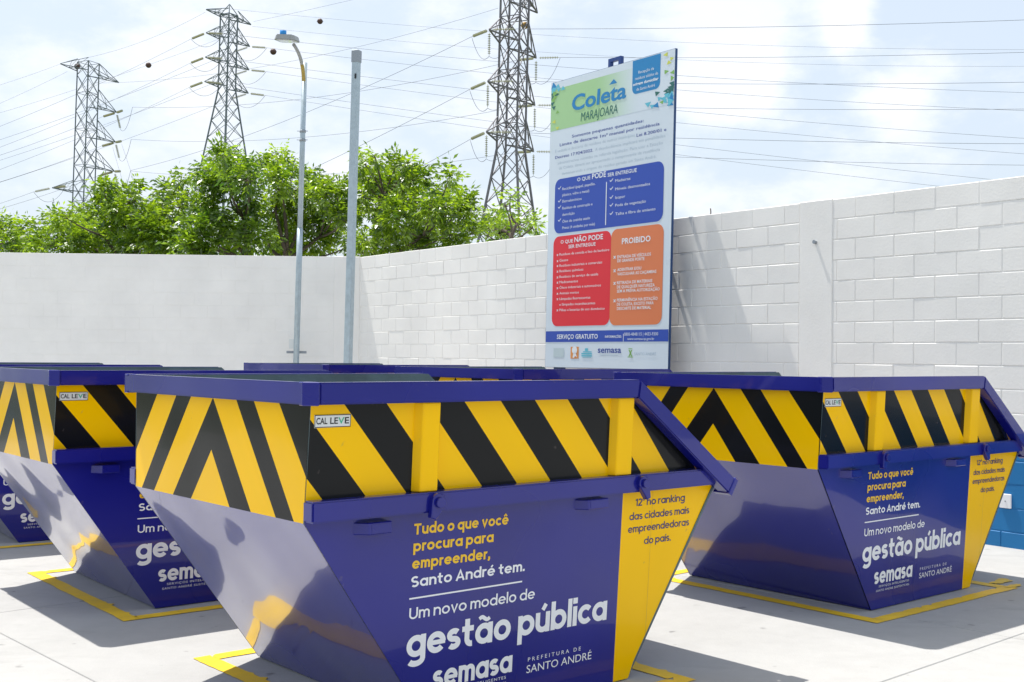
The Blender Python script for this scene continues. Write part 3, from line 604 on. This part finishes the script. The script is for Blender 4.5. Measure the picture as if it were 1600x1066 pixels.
t.build('allowed_list_lettering', PW, sroot)
t=MB()
line(t,'O QUE',sg7(140,247),sg7(215,240),.042,.014); line(t,'NÃO PODE',sg7(224,236),sg7(400,220),.062,.018); line(t,'SER ENTREGUE',sg7(188,275),sg7(354,260),.042,.014)
for s,x1,y0,y1 in(('Resíduos de comida e lixo de banheiro',438,322,290),('Gesso',186,360,352),('Resíduos industriais e comerciais',395,390,368),('Resíduos químicos',279,424,412),('Resíduos de serviço de saúde',370,460,440),('Medicamentos',247,492,484),('Óleos industriais e automotivos',387,526,508),('Animais mortos',252,560,553),('Lâmpadas fluorescentes',322,594,584),('e lâmpadas incandescentes',352,628,619),('Pilhas e baterias de uso doméstico',410,662,652)):
    x0=133 if not s.startswith('e ') else 133; line(t,s,sg7(x0,y0),sg7(x1,y1),.031,.0)
    if not s.startswith('e '):
        t.mark(); p=sg7(119,y0-4); d=.011
        for k in(1,-1): t.poly([fT(p[0]-d,p[1]-d*k),fT(p[0]-d+.012,p[1]-d*k),fT(p[0]+d+.012,p[1]+d*k),fT(p[0]+d,p[1]+d*k)])
t.build('refused_list_lettering', PW, sroot)
t=MB(); line(t,'PROIBIDO',sg7(515,250),sg7(690,230),.068,.018)
for s,x0,y0,x1,y1 in(('ENTRADA DE VEÍCULOS',487,335,692,320),('DE GRANDE PORTE',487,360,653,347),('ADENTRAR E/OU',487,415,633,404),('VASCULHAR AS CAÇAMBAS',487,440,725,426),('RETIRADA DE MATERIAIS',485,492,700,484),('DE QUALQUER NATUREZA',485,518,715,510),('SEM A PRÉVIA AUTORIZAÇÃO',485,543,745,535),('PERMANÊNCIA NA ESTAÇÃO',485,598,732,592),('DE COLETA, EXCETO PARA',485,624,708,619),('DESCARTE DE MATERIAL',485,650,692,647)): line(t,s,sg7(x0,y0),sg7(x1,y1),.035,.012)
for y in(330,413,490,597):
    t.mark(); p=sg7(468,y); d=.016
    for k in(1,-1): t.poly([fT(p[0]-d,p[1]-d*k),fT(p[0]-d+.016,p[1]-d*k),fT(p[0]+d+.016,p[1]+d*k),fT(p[0]+d,p[1]+d*k)])
t.build('forbidden_list_lettering', PW, sroot)
t=MB(); line(t,'SERVIÇO GRATUITO',sg7(118,833),sg7(368,829),.056,.016); line(t,'INFORMAÇÕES:',sg7(412,824),sg7(513,821),.028,.015); line(t,'0800-4848115 | 4433-9300',sg7(528,809),sg7(735,806),.036,-.003); line(t,'www.semasa.sp.gov.br',sg7(548,836),sg7(712,833),.03,-.003)
p=sg7(522,845); t.poly([fT(p[0],p[1]),fT(p[0]+.008,p[1]),fT(p[0]+.008,p[1]+.09),fT(p[0],p[1]+.09)]); t.build('footer_lettering', PW, sroot)
def rect7(x0,y0,x1,y1): a=box_from(sg7(x0,y0),sg7(x1,y1)); return [(a[0],a[1]),(a[2],a[1]),(a[2],a[3]),(a[0],a[3])]
spoly(rect7(97,890,160,945),.004,PPALE,'logo_square'); spoly(rect7(202,880,250,952),.004,PLOG,'logo_square')
lg=MB(); 
for x,y,r in((226,900,7),):
    p=sg7(x,y); lg.poly([fT(p[0]+.05*math.cos(k*.7),p[1]+.05*math.sin(k*.7)) for k in range(9)])
lg.poly([fT(*sg7(*q)) for q in((214,945),(220,915),(232,915),(242,945),(230,935),(222,948))]); lg.build('logo_figure', PW, sroot)
lg=MB()
for x0,y0,x1,y1 in((290,888,308,905),(278,907,330,913),(268,917,332,926),(268,930,332,938),(272,941,328,944)): lg.poly([fT(*q) for q in rect7(x0,y0,x1,y1)])
lg.build('logo_lines', PCY, sroot)
lg=MB(); line(lg,'semasa',sg7(368,918),sg7(510,912),.075,.018,res=3); lg.build('logo_lettering', PN, sroot)
lg=MB(); lg.poly([fT(*q) for q in rect7(388,929,492,931)]); line(lg,'SANTO ANDRÉ',sg7(590,929),sg7(722,926),.032,-.004); lg.build('logo_lettering', PGY, sroot)
lg=MB(); 
for pts in(((555,895),(562,895),(578,935),(571,935)),((571,895),(578,895),(562,935),(555,935))): lg.poly([fT(*sg7(*q)) for q in pts])
lg.poly([fT(*q) for q in rect7(555,886,578,890)]); lg.poly([fT(*q) for q in rect7(549,937,583,941)]); lg.build('logo_crest', PLG, sroot)
# confetti of little triangles at both upper edges
rr=random.Random(3); tm=[MB() for _ in range(5)]; TM=[PT,PCY,PDG,PLG,PYL]
for x,y,s_,c in [(92,300,13,0),(88,330,15,1),(98,318,9,1),(120,300,8,1),(126,318,7,1),(152,313,8,1),(86,355,12,2),(100,345,9,3),(112,350,9,2),(88,385,12,3),(84,410,9,2),(96,432,7,2),(118,460,6,3),(88,372,8,2),(104,368,7,3),(118,558,6,4),(98,520,7,4),
                 (826,375,16,0),(815,395,14,1),(822,350,14,1),(808,372,9,0),(800,345,10,2),(812,325,10,2),(826,310,13,2),(830,285,11,2),(826,250,9,3),(790,355,8,1),(786,330,7,2),(772,378,9,1),(745,378,7,1),(780,395,7,1),(730,345,8,2),(726,420,9,0),(700,425,7,1),(675,412,9,1),(786,212,7,3),(786,105,7,4),(803,155,7,4),(826,215,7,3),(820,130,6,4),(760,400,6,3),(812,410,9,0)]:
    tm[c].mark(); p=sg6(x,y); k=s_*.0042; a0=rr.choice((0,90,180,270))+rr.uniform(-10,10); off=.0045+rr.random()*.001
    tm[c].poly([SP(off)(min(SW-.006,max(.006,p[0]+k*1.6*math.cos(R_(a0+w)))),p[1]+k*math.sin(R_(a0+w))) for w in(0,120,240)])
for b_,m_ in zip(tm,TM): b_.build('triangle_print', m_, sroot)
# posts and top bracket behind the board
for a_ in(.17,1.80):
    mb=MB(); mb.box(-a_-.06,-.150,-.0,-a_+.06,-.048,SZ+SH-.15); mb.build('sign_post', M_SFRAME, sroot,.004)
mb=MB(); ca=1.12; M_BRK=mat('bracket_blue',(.01,.05,.22),rough=.4)
for x0,z0,x1,z1 in((ca-.11,SH-.25,ca-.07,SH+.115),(ca+.07,SH-.25,ca+.11,SH+.115),(ca-.07,SH+.075,ca+.07,SH+.115)):
    mb.prism([SP(-.05)(*q) for q in((x0,z0),(x1,z0),(x1,z1),(x0,z1))],[SP(-.10)(*q) for q in((x0,z0),(x1,z0),(x1,z1),(x0,z1))])
mb.build('top_bracket', M_BRK, sroot)
for a_ in(SW*.25,SW*.75):
    for z_ in(.5,1.8,3.1):
        mb=MB(); mb.box(-a_-.02,-.284,SZ+z_,-a_+.02,-.151 if False else -.046,SZ+z_+.04); mb.build('wall_stay', M_SFRAME, sroot)
# ------------------------------------------------------------------ lamp post and square pole
def ease(p,q,r,n):  # quadratic bezier
    return [p*(1-t)**2+q*2*t*(1-t)+r*t*t for t in [i/n for i in range(n+1)]]
lp=empty('street_lamp',(-3.435,18.55,0)); tag(lp,'slim galvanised lamp post with bent arm, lamp head and blue cap at the back wall','street lamp')
LEAN=.017
mb=MB(); mb.tube([(0,0,0),(LEAN*3,0,3.0),(LEAN*3.6,0,3.6)],.047,16); mb.tube([(LEAN*3.6,0,3.6),(LEAN*6.23,0,6.23)],.042,16); mb.build('post', M_GALV, lp)
mb=MB(); mb.box(-.13,-.13,0,.13,.13,.02); mb.build('base_plate', M_GALVD, lp,.003)
for z in(5.0,5.14):
    mb=MB(); mb.tube([(LEAN*z,0,z-.02),(LEAN*z,0,z+.02)],.050,16); mb.tube([(LEAN*z-.085,-.03,z),(LEAN*z+.085,-.03,z)],.006,6); mb.build('clamp_band', M_GALVD, lp)
A0=Vector((-3.435+LEAN*5.95,18.5,5.93)); A1=Vector((-3.435+LEAN*6.2-.0,18.42,6.28)); A2=at(459,70,18.0)
arm=ease(A0,A1,A2,10); mb=MB(); mb.tube([v-Vector((-3.435,18.55,0)) for v in arm],[.024]*3+[.027]*8,10); ao=mb.build('arm', [M_LED], lp)
mb=MB(); mb.tube([v-Vector((-3.435,18.55,-.0)) for v in arm[:5]],.029,10); mb.build('arm_sleeve', M_YARM, lp)
HC=at(449,61,17.95)-Vector((-3.435,18.55,0))
mb=MB(); wv=Vector((1,-.15,-.06)).normalized(); dv=Vector((-.15,-1,-.12)).normalized(); uv=wv.cross(dv)*-1
if uv.z<0: uv=-uv
def hp(a,b,c): return HC+wv*a+dv*b+uv*c
lo_=[(-.17,-.10),(-.13,-.16),(.13,-.16),(.17,-.10),(.17,.12),(.12,.20),(-.12,.20),(-.17,.12)]
mb.prism([hp(a,b,-.035) for a,b in lo_],[hp(a*.86,b*.9,.045) for a,b in lo_]); hd=mb.build('lamp_head', M_LED, lp,.008,2)
mb=MB(); mb.prism([hp(a*.85,b*.85,-.043) for a,b in lo_],[hp(a*.9,b*.9,-.034) for a,b in lo_]); mb.build('diffuser', M_GLASS, hd)
mb=MB(); mb.tube([hp(-.07,.0,.04),hp(-.07,.0,.125)],.05,12); mb.build('photocell', M_CYAN, hd)
mb=MB()
for k in range(-3,4): mb.bar(hp(k*.035,-.13,.047),hp(k*.035,.15,.047),.008)
mb.build('cooling_fins', M_LED, hd)
# bracket that ties the lamp post to the wall
mb=MB(); mb.box(-.14,.05,1.62,.17,.10,1.66); 
for x in(-.12,-.06,.08,.14): mb.tube([(x,.10,1.64),(x,.03,1.64)],.012,6)
mb.build('wall_bracket', M_GALVD, lp)
mb=MB(); mb.box(-.15,.30,1.70,-.04,.40,1.85); mb.build('junction_box', M_STK, lp,.004)
sp_=empty('square_pole',(-2.47,17.5,0)); tag(sp_,'plain square galvanised pole with a dull metal cap, right of the lamp post','pole')
mb=MB()
def sq(z,h,rot=.35): return [(LEAN*z+h*1.414*math.cos(rot+k*math.pi/2),h*1.414*math.sin(rot+k*math.pi/2),z) for k in range(4)]
mb.prism(sq(0,.05),sq(6.0,.05)); mb.build('post', M_GALV, sp_,.005)
mb=MB(); mb.prism(sq(5.98,.057),sq(6.16,.057)); mb.build('pole_cap', M_GALVD, sp_,.004)
mb=MB(); mb.prism([(LEAN*5.78-.012,-.075,5.73),(LEAN*5.78+.008,-.075,5.73),(LEAN*5.78+.008,-.02,5.73),(LEAN*5.78-.012,-.02,5.73)],[(LEAN*5.78-.012,-.075,5.80),(LEAN*5.78+.008,-.075,5.80),(LEAN*5.78+.008,-.02,5.80),(LEAN*5.78-.012,-.02,5.80)]); mb.build('cable_slot', M_BLKPR, sp_)
mb=MB(); mb.box(-.11,-.11,0,.11,.11,.02); mb.build('base_plate', M_GALVD, sp_,.003)
# ------------------------------------------------------------------ trees
F_=F_PX
def tree(label, D, base_px, forks, lobes, density=.32, leafmat=M_LEAF, seed=1, leaf=.13):
    rng=np.random.default_rng(seed); b=at(base_px,540,D); b.z=-.05
    root=empty('tree', b); tag(root,label,'tree','trees growing behind the back wall')
    lob=[(at(x,y,D+rng.normal(0,.9))-b, r*D/F_) for x,y,r in lobes]
    fk=[at(x,y,D+rng.normal(0,.25))-b for x,y in forks]
    # trunk and limbs
    tr=MB(); top=fk[0]
    pts=[Vector((0,0,0)),Vector((rng.normal(0,.1),rng.normal(0,.1),top.z*.45)),top]; tr.tube(pts,[.11,.09,.07],9); tr.build('trunk', M_BARK, root)
    for f_ in fk[1:]:
        lb=MB(); midp=(top+f_)*.5+Vector((rng.normal(0,.1),rng.normal(0,.1),rng.normal(-.05,.08))); lb.tube(ease(top,midp,f_,6),[.052-.004*i for i in range(7)],7); lb.build('limb', M_BARK, root)
    br=MB()
    tips=[]
    for c,r in lob:
        st=min(fk,key=lambda q:(q-c).length+ (2 if q.z>c.z else 0)); midp=(st+c)*.5+Vector((rng.normal(0,.15),rng.normal(0,.15),-.12))
        br.tube(ease(st,midp,c,6),[.028-.0027*i for i in range(7)],5)
        for _ in range(int(5+r*14)):
            d=Vector(rng.normal(0,1,3)); d.z=abs(d.z)*.9+.1 if rng.random()<.8 else d.z; d.normalize(); e_=c+d*r*rng.uniform(.55,1.05)
            s_=c+d*r*.08; br.tube(ease(s_,(s_+e_)*.5+Vector((0,0,-.03)),e_,3),[.012,.009,.006,.003],4,cap=False); tips.append((e_,r))
    br.build('branch', M_BARK, root)
    # leaves: each sprig is a rachis with 5-9 drooping leaflets
    V=[];Fc=[];T=[]
    k=0
    for c,r in lob:
        rp=r*F_/D; n=int(rp*rp*density*1.0)+6
        # sprigs gather round sub-clumps, so that gaps stay open between them
        nc=max(3,int(rp*.38)); cl=rng.normal(0,1,(nc,3)); cl/=np.linalg.norm(cl,axis=1)[:,None]; cl*= (r*rng.uniform(.35,1.0,nc)[:,None]); cl[:,2]*=.9
        ct=rng.normal(0,.14,nc)
        idx=rng.integers(0,nc,n)
        P=np.array(c)+cl[idx]+rng.normal(0,1,(n,3))*np.minimum(.15,r*.30)
        for p,ii in zip(P,idx):
            out_=p-np.array(c); out_/= (np.linalg.norm(out_)+1e-6)
            ax=out_*.7+rng.normal(0,.55,3); ax[2]+=.15; ax/=np.linalg.norm(ax)
            sd_=np.cross(ax,[0,0,1.0]); sd_/= (np.linalg.norm(sd_)+1e-6)
            nl=rng.integers(4,8); ln=rng.uniform(.16,.30); tint=float(np.clip(.45+ct[ii]+rng.normal(0,.22),0,1))
            for q in range(nl):
                s=(q//2+1)/(nl/2+.5); side_=1 if q%2 else -1
                if q==nl-1: d=ax+np.array([0,0,-.2]); s=1
                else: d=sd_*side_*.8+ax*.55+np.array([0,0,-.35])
                d=d+rng.normal(0,.14,3); d/=np.linalg.norm(d); o=p+ax*ln*s
                L_=leaf*rng.uniform(.6,1.3); w=L_*rng.uniform(.15,.21); nrm=np.cross(d,ax+rng.normal(0,.3,3)); nn=np.linalg.norm(nrm)
                if nn<1e-3: continue
                wv_=np.cross(d,nrm/nn)*w
                V += [o,o+d*L_*.45+wv_,o+d*L_+np.array([0,0,-.015]),o+d*L_*.45-wv_]; Fc.append((k,k+1,k+2,k+3)); k+=4; T += [tint]*4
    V=np.array(V,dtype=np.float32); me=bpy.data.meshes.new('crown'); nf=len(Fc)
    me.vertices.add(len(V)); me.vertices.foreach_set('co',V.ravel()); me.loops.add(nf*4); me.loops.foreach_set('vertex_index',np.arange(nf*4,dtype=np.int32))
    me.polygons.add(nf); me.polygons.foreach_set('loop_start',np.arange(0,nf*4,4,dtype=np.int32)); me.update(calc_edges=True)
    at_=me.attributes.new('tint','FLOAT','POINT'); at_.data.foreach_set('value',np.array(T,dtype=np.float32)); me.materials.append(leafmat)
    tag(link('crown', me, root), kind='stuff')
    return nf
tot=0
tot+=tree('small bushy tree at the far left edge, tops just over the wall',27,35,[(35,402),(12,385),(55,392)],[(5,362,20),(28,364,17),(50,374,14),(15,385,20),(44,390,16),(-25,370,25),(-60,350,35)],seed=1)
tot+=tree('broad leafy tree in front of the leftmost pylon',26,200,[(200,410),(165,370),(235,350),(270,380),(130,380),(190,340)],[(100,355,20),(78,385,20),(118,378,28),(105,342,13),(150,385,32),(160,338,26),(156,292,12),(170,312,16),(186,345,28),(202,318,18),(214,300,9),(228,345,26),(215,385,28),(250,368,28),(266,300,13),(283,284,10),(255,325,16),(281,325,16),(291,304,11),(285,378,24),(55,395,10)],seed=2)
tot+=tree('tall tree with rounded top standing before the middle pylon',25,392,[(392,408),(355,370),(335,345),(380,340),(318,385)],[(325,262,13),(350,245,10),(352,262,15),(376,262,16),(336,285,20),(364,288,22),(386,284,17),(330,306,16),(320,372,28),(350,368,28),(386,335,20),(345,340,14),(308,350,18),(390,372,24),(300,388,20),(392,310,12),(318,325,9)],seed=3,leafmat=M_LEAF2)
tot+=tree('leafy tree with tall thin top shoots, behind the lamp post',25.5,448,[(448,408),(430,330),(470,350),(500,370),(415,375),(440,300)],[(406,250,8),(414,268,10),(432,241,9),(438,262,11),(428,288,18),(455,285,15),(472,295,17),(490,288,17),(508,303,20),(470,330,24),(432,328,22),(450,365,28),(488,368,32),(520,352,25),(528,312,15),(536,292,6),(542,345,17),(420,385,18),(545,385,14),(552,322,10)],seed=4)
tot+=tree('dense leafy tree right of the square pole, over the wall corner',24,588,[(588,410),(585,345),(620,350),(660,370),(695,360),(600,310)],[(570,256,10),(586,246,6),(575,282,15),(566,302,13),(600,290,22),(617,264,12),(636,256,10),(645,282,16),(626,300,22),(592,320,22),(650,315,22),(620,345,28),(575,378,12),(660,350,28),(690,302,10),(703,274,9),(705,288,6),(700,330,19),(716,312,11),(730,332,15),(700,368,22),(742,350,12),(640,385,25),(603,385,18),(738,366,12),(565,395,10),(672,325,12)],seed=5)
tot+=tree('low sparse sapling at the foot of the right-hand pylon',22,798,[(798,385),(785,360),(808,350)],[(765,357,9),(775,342,8),(790,322,6),(797,312,5),(800,336,7),(785,352,11),(810,352,9),(826,346,6),(780,365,11),(806,362,10),(762,368,8),(832,356,5)],density=.24,seed=6,leaf=.11)
# ------------------------------------------------------------------ pylons
class Pylon: pass
def insulator_mesh(n=11, L_=2.0, r=.15):
    mb=MB(); pts=[(0,0,0)]; rad=[.02]
    for k in range(n):
        x=L_*(.06+.88*k/n); w=L_*.88/n
        pts+=[(x,0,0),(x+w*.3,0,0),(x+w*.55,0,0)]; rad+=[.03,r,.03]
    pts.append((L_,0,0)); rad.append(.02); mb.tube(pts,rad,7,0,False); return mb.mesh('insulator',[M_INS])
INS=insulator_mesh(); INSL=insulator_mesh(16,2.0,.17)
def pylon(label, c, ang, levels, armL, w, waist, basew, top, lean, peak=None, extra=(), ins=INS, insL=2.0, th=.10, base=0, mt=M_LATT, sides=(1,-1)):
    root=empty('pylon',(c[0],c[1],0),ang); tag(root,label,'pylon','lattice pylons behind the wall')
    ca,sa=math.cos(-ang),math.sin(-ang); lv=Vector((lean*ca,lean*sa,0))
    def T(x,y,z): return Vector((x,y,z))+lv*z
    def wz(z): return w if z>=waist else w+(basew-w)*(waist-z)/waist
    for sx in(1,-1):
        for sy in(1,-1):
            mb=MB(); mb.bar(T(sx*wz(base)/2,sy*wz(base)/2,base),T(sx*w/2,sy*w/2,waist),th*1.5); mb.bar(T(sx*w/2,sy*w/2,waist),T(sx*w/2,sy*w/2,top),th*1.3); mb.build('leg', mt, root)
    zs=[base]; z=base
    while z<top-.3:
        z+= max(w*1.25, wz(z)*.7); zs.append(min(z,top))
    mb=MB(); cs=[(1,1),(-1,1),(-1,-1),(1,-1)]
    for i in range(len(zs)-1):
        a,b=zs[i],zs[i+1]; ha,hb_=wz(a)/2,wz(b)/2
        for k in range(4):
            p,q=cs[k],cs[(k+1)%4]
            mb.bar(T(p[0]*ha,p[1]*ha,a),T(q[0]*hb_,q[1]*hb_,b),th*.62); mb.bar(T(q[0]*ha,q[1]*ha,a),T(p[0]*hb_,p[1]*hb_,b),th*.62)
            if a>=waist-1 and i%2==0: mb.bar(T(p[0]*hb_,p[1]*hb_,b),T(q[0]*hb_,q[1]*hb_,b),th*.6)
    mb.build('bracing', mt, root)
    P=Pylon(); P.root=root; P.tip={}; P.ins=ins; P.insL=insL; P.mt=mt
    def arm(z,s,Ln,hgt,key,drop=0):
        mb=MB(); tip=T(s*Ln,0,z); h=w/2
        for sy in(1,-1):
            mb.bar(T(s*h,sy*h,z),tip,th); mb.bar(T(s*h,sy*h,z+hgt),tip+Vector((0,0,.05)),th*.8); mb.bar(T(s*h,sy*h,z+hgt),T(s*(h+(Ln-h)*.5),sy*h*.5,z),th*.5)
            mb.bar(T(s*h,-sy*h,z),T(s*(h+(Ln-h)*.5),sy*h*.5,z),th*.5); mb.bar(T(s*(h+(Ln-h)*.33),sy*h*.67,z+hgt*.67),T(s*(h+(Ln-h)*.5),sy*h*.5,z),th*.45)
        mb.bar(T(s*(h+(Ln-h)*.5),h*.5,z),T(s*(h+(Ln-h)*.5),-h*.5,z),th*.5)
        mb.build('cross_arm', mt, root); P.tip[key]=root_M @ tip
    root_M=Matrix.Translation((c[0],c[1],0))@Matrix.Rotation(ang,4,'Z')
    for i,z in enumerate(levels):
        for s in sides: arm(z,s,armL,w*1.15,(i,s))
    for i,(z,s,Ln,hg) in enumerate(extra): arm(z,s,Ln,hg,('x',i))
    if peak:
        mb=MB()
        for p in cs: mb.bar(T(p[0]*w/2,p[1]*w/2,top),T(0,0,peak),th*.8)
        mb.build('peak', mt, root)
    P.inv=root_M.inverted(); P.M=root_M
    return P
def put_ins(P, key, direction, hang=False):
    tip=P.tip[key]; d=direction.normalized(); e=tip+d*.25
    o=link('insulator', P.ins, P.root); q=(P.inv.to_3x3()@d).to_track_quat('X','Z'); o.location=P.inv@e; o.rotation_euler=q.to_euler()
    return tip+d*(P.insL+.3)
def jumper(P, a, b, sag):
    mb=MB(); A=P.inv@a; B=P.inv@b; pts=[A+(B-A)*t-Vector((0,0,4*sag*t*(1-t))) for t in [i/14 for i in range(15)]]; mb.tube(pts,.022,4); mb.build('jumper_cable', M_WIRE, P.root)
def cable(a, b, sag, label, r=.018, n=26, group='overhead power cables'):
    mb=MB(); c=(a+b)*.5; pts=[a+(b-a)*t-Vector((0,0,4*sag*t*(1-t)))-c for t in [i/n for i in range(n+1)]]; mb.tube(pts,r,4)
    o=mb.build('power_cable', M_WIRE); o.location=c; tag(o,label,'cable',group); return o
R3=[29.55,25.1,20.75]
PR=pylon('nearest and tallest lattice pylon, cut off by the top edge, left of the sign',(-.62,105),math.atan2(9.4,4.21),R3,5.15,1.92,20.0,7.1,37.5,.018,peak=40,extra=((33.8,1,5.15,2.0),(33.8,-1,5.15,2.0)),mt=M_LATTR,th=.115)
z_M=[at(356,y,150).z for y in(62.5,99.8,137)]
PM=pylon('middle lattice pylon with a pointed top above the trees',(at(357,100,150).x-.8,150),R_(58),z_M,3.8,1.52,z_M[2]-.3,10.9,z_M[0]+3.2,.018,peak=z_M[0]+4.6,extra=((z_M[0]+2.9,1,3.9,.9),(z_M[0]+2.9,-1,3.9,.9)),ins=INSL,insL=2.0,th=.10)
z_L=[at(150,y,150).z for y in(164,212,259)]; z_L2=[at(110,y,150).z for y in(302,353)]
PL=pylon('leftmost lattice pylon with a flat top and arms on both sides',(at(130,300,150).x-.4,150),R_(65),z_L,5.2,1.85,12,2.1,z_L[0]+5.4,.022,extra=((z_L2[0],-1,5.2,1.6),(z_L2[1],-1,5.2,1.6),(z_L[0]+4.0,1,5.4,1.4),(z_L[0]+4.2,-1,4.6,1.6)),ins=INSL,insL=2.0,th=.085,sides=(1,))
lvl=['upper','middle','lower']
# right-hand pylon: left arm tips (key -1 = nearer), right arm tips (+1)
def right_end(y0,y1,D,x0=1054,x1=1600,X=2100): return at(X, y1+(y1-y0)/(x1-x0)*(X-x1), D)
tl=[(204,266.5),(150,395),(260,430)]
for i in range(3):
    far=at(*tl[i],150); e=put_ins(PR,(i,-1),far-PR.tip[(i,-1)])
    cable(e,far,1.2,f'{lvl[i]} cable running down left from the near arm of the right-hand pylon')
    ys=[(42.5,24.5),(129.5,122),(216.3,219)][i]; re=right_end(*ys,92); e2=put_ins(PR,(i,-1),re-PR.tip[(i,-1)])
    cable(e2,re,.5,f'{lvl[i]} cable from the near arm of the right-hand pylon to the right edge')
    dn=put_ins(PR,(i,-1),Vector((0,0,-1))); jumper(PR,e,dn,.9); jumper(PR,dn,e2,1.0)
    ys=[(89,75),(168,164),(246.8,252.7)][i]; re=right_end(*ys,96); e3=put_ins(PR,(i,1),re-PR.tip[(i,1)])
    cable(e3,re,.5,f'{lvl[i]} cable from the far arm of the right-hand pylon to the right edge')
    lf=[at(207,167.6,150),at(205,217.8,150),at(204,267.3,150)][i]; e4=put_ins(PR,(i,1),lf-PR.tip[(i,1)])
    cable(e4,lf,1.4,f'{lvl[i]} cable between the leftmost and the right-hand pylon')
    dn=put_ins(PR,(i,1),Vector((0,0,-1))); jumper(PR,dn,e3,1.0); jumper(PR,e4,dn,.9)
# middle pylon
for i in range(3):
    lf=[at(-300,302,120),at(-300,330,120),at(-300,362,120)][i]; e=put_ins(PM,(i,-1),lf-PM.tip[(i,-1)]); cable(e,lf,1.2,f'{lvl[i]} cable from the middle pylon down to the left edge')
    re=right_end(*[(115.5,135),(177.8,211.8),(235.6,285)][i],140); e2=put_ins(PM,(i,-1),re-PM.tip[(i,-1)]); cable(e2,re,[2.0,1.6,1.2][i],f'{lvl[i]} cable from the near arm of the middle pylon passing behind the sign',.020)
    jumper(PM,e,e2,1.3)
    re=right_end(*[(134,161),(196,235.5),(251,305)][i],142); e3=put_ins(PM,(i,1),re-PM.tip[(i,1)]); cable(e3,re,[2.0,1.6,1.2][i],f'{lvl[i]} cable from the far arm of the middle pylon passing behind the sign',.020)
    lf=[at(-300,306,160),at(-300,335,160),at(-300,368,160)][i]; e4=put_ins(PM,(i,1),lf-PM.tip[(i,1)]); cable(e4,lf,1.2,f'{lvl[i]} thin cable from behind the middle pylon down to the left edge',.018)
    jumper(PM,e3,e4,1.4)
# leftmost pylon
for i in range(3):
    rt=[at(207,167.6,150),at(205,217.8,150),at(204,267.3,150)][i]; put_ins(PL,(i,0+1),rt-PL.tip[(i,1)])
    lf=at(-300,[300,335,372][i]+20,125); e=put_ins(PL,(i,1),lf-PL.tip[(i,1)]); cable(e,lf,1.0,f'{lvl[i]} cable from the leftmost pylon out past the left edge',.020)
    dn=put_ins(PL,(i,1),Vector((.25,0,-1))); jumper(PL,rt,dn,1.2)
for i in range(2):
    lf=at(-300,[375,410][i],130); e=put_ins(PL,('x',i),lf-PL.tip[('x',i)]); cable(e,lf,1.0,f'{lvl[i]} of two cables from the left-pointing arms of the leftmost pylon',.020)
    rt=at(150+10*i,285+50*i,152); e2=put_ins(PL,('x',i),rt-PL.tip[('x',i)]); jumper(PL,e,e2,1.6)
# earth wires and stray far lines
ew=[((394,41.3,152),(1900,98,142),2.2,'earth wire from the right tip of the middle pylon'),((358,14,150),(1900,74,142),2.0,'earth wire carrying the dark marker ball, from the middle pylon peak'),
    ((321,19,148),(105,96,150),.9,'earth wire joining the middle and the leftmost pylon tops'),((105,96,150),(-300,205,120),.8,'earth wire leaving the leftmost pylon top for the left edge'),
    ((105,112,151),(-300,270,120),.8,'second earth wire leaving the leftmost pylon for the left edge'),((396,33.8,153),(900,-90,100),.3,'faint wire rising from the middle pylon to the top edge'),
    ((778,13,106),(150,130,150),1.6,'faint wire from the right-hand pylon to the leftmost pylon top'),((345,60,155),(-200,230,150),.8,'faint wire with a marker ball left of the middle pylon'),
    ((176,230,152),(226,400,150),.1,'faint steep wire falling from the leftmost pylon behind the trees'),((190,225,152),(250,400,150),.1,'second faint steep wire behind the leafy tree')]
for p,q,s_,lab in ew: cable(at(*p),at(*q),s_,lab,.014,group='thin overhead wires')
def ball(px,py,D,lab,r=.36,m_=M_BALL):
    mb=MB(); bm=bmesh.new(); bmesh.ops.create_icosphere(bm,subdivisions=3,radius=r); me=bpy.data.meshes.new('marker_ball'); bm.to_mesh(me); bm.free(); me.materials.append(m_)
    for p in me.polygons: p.use_smooth=True
    o=link('marker_ball',me); o.location=at(px,py,D); tag(o,lab,'marker ball','aircraft marker balls on the overhead wires')
    rg=MB(); rg.tube([(-r*1.15,0,0),(r*1.15,0,0)],.04,6); rg.build('wire_clamp',M_WIRE,o)
ball(500,33.5,149,'dark round marker ball on a wire right of the lamp head'); ball(427,81,150,'reddish marker ball just left of the lamp head',.40); ball(232,102,151,'dark marker ball between the leftmost and middle pylons'); ball(120.5,104,149,'dark marker ball at the top of the leftmost pylon',.36); ball(194,291,151,'marker ball low over the leafy tree beside the leftmost pylon',.30)
ball(819.7,40,106,'ochre marker ball in front of the right-hand pylon',.33,M_BALLO)
print('leaf faces',tot)
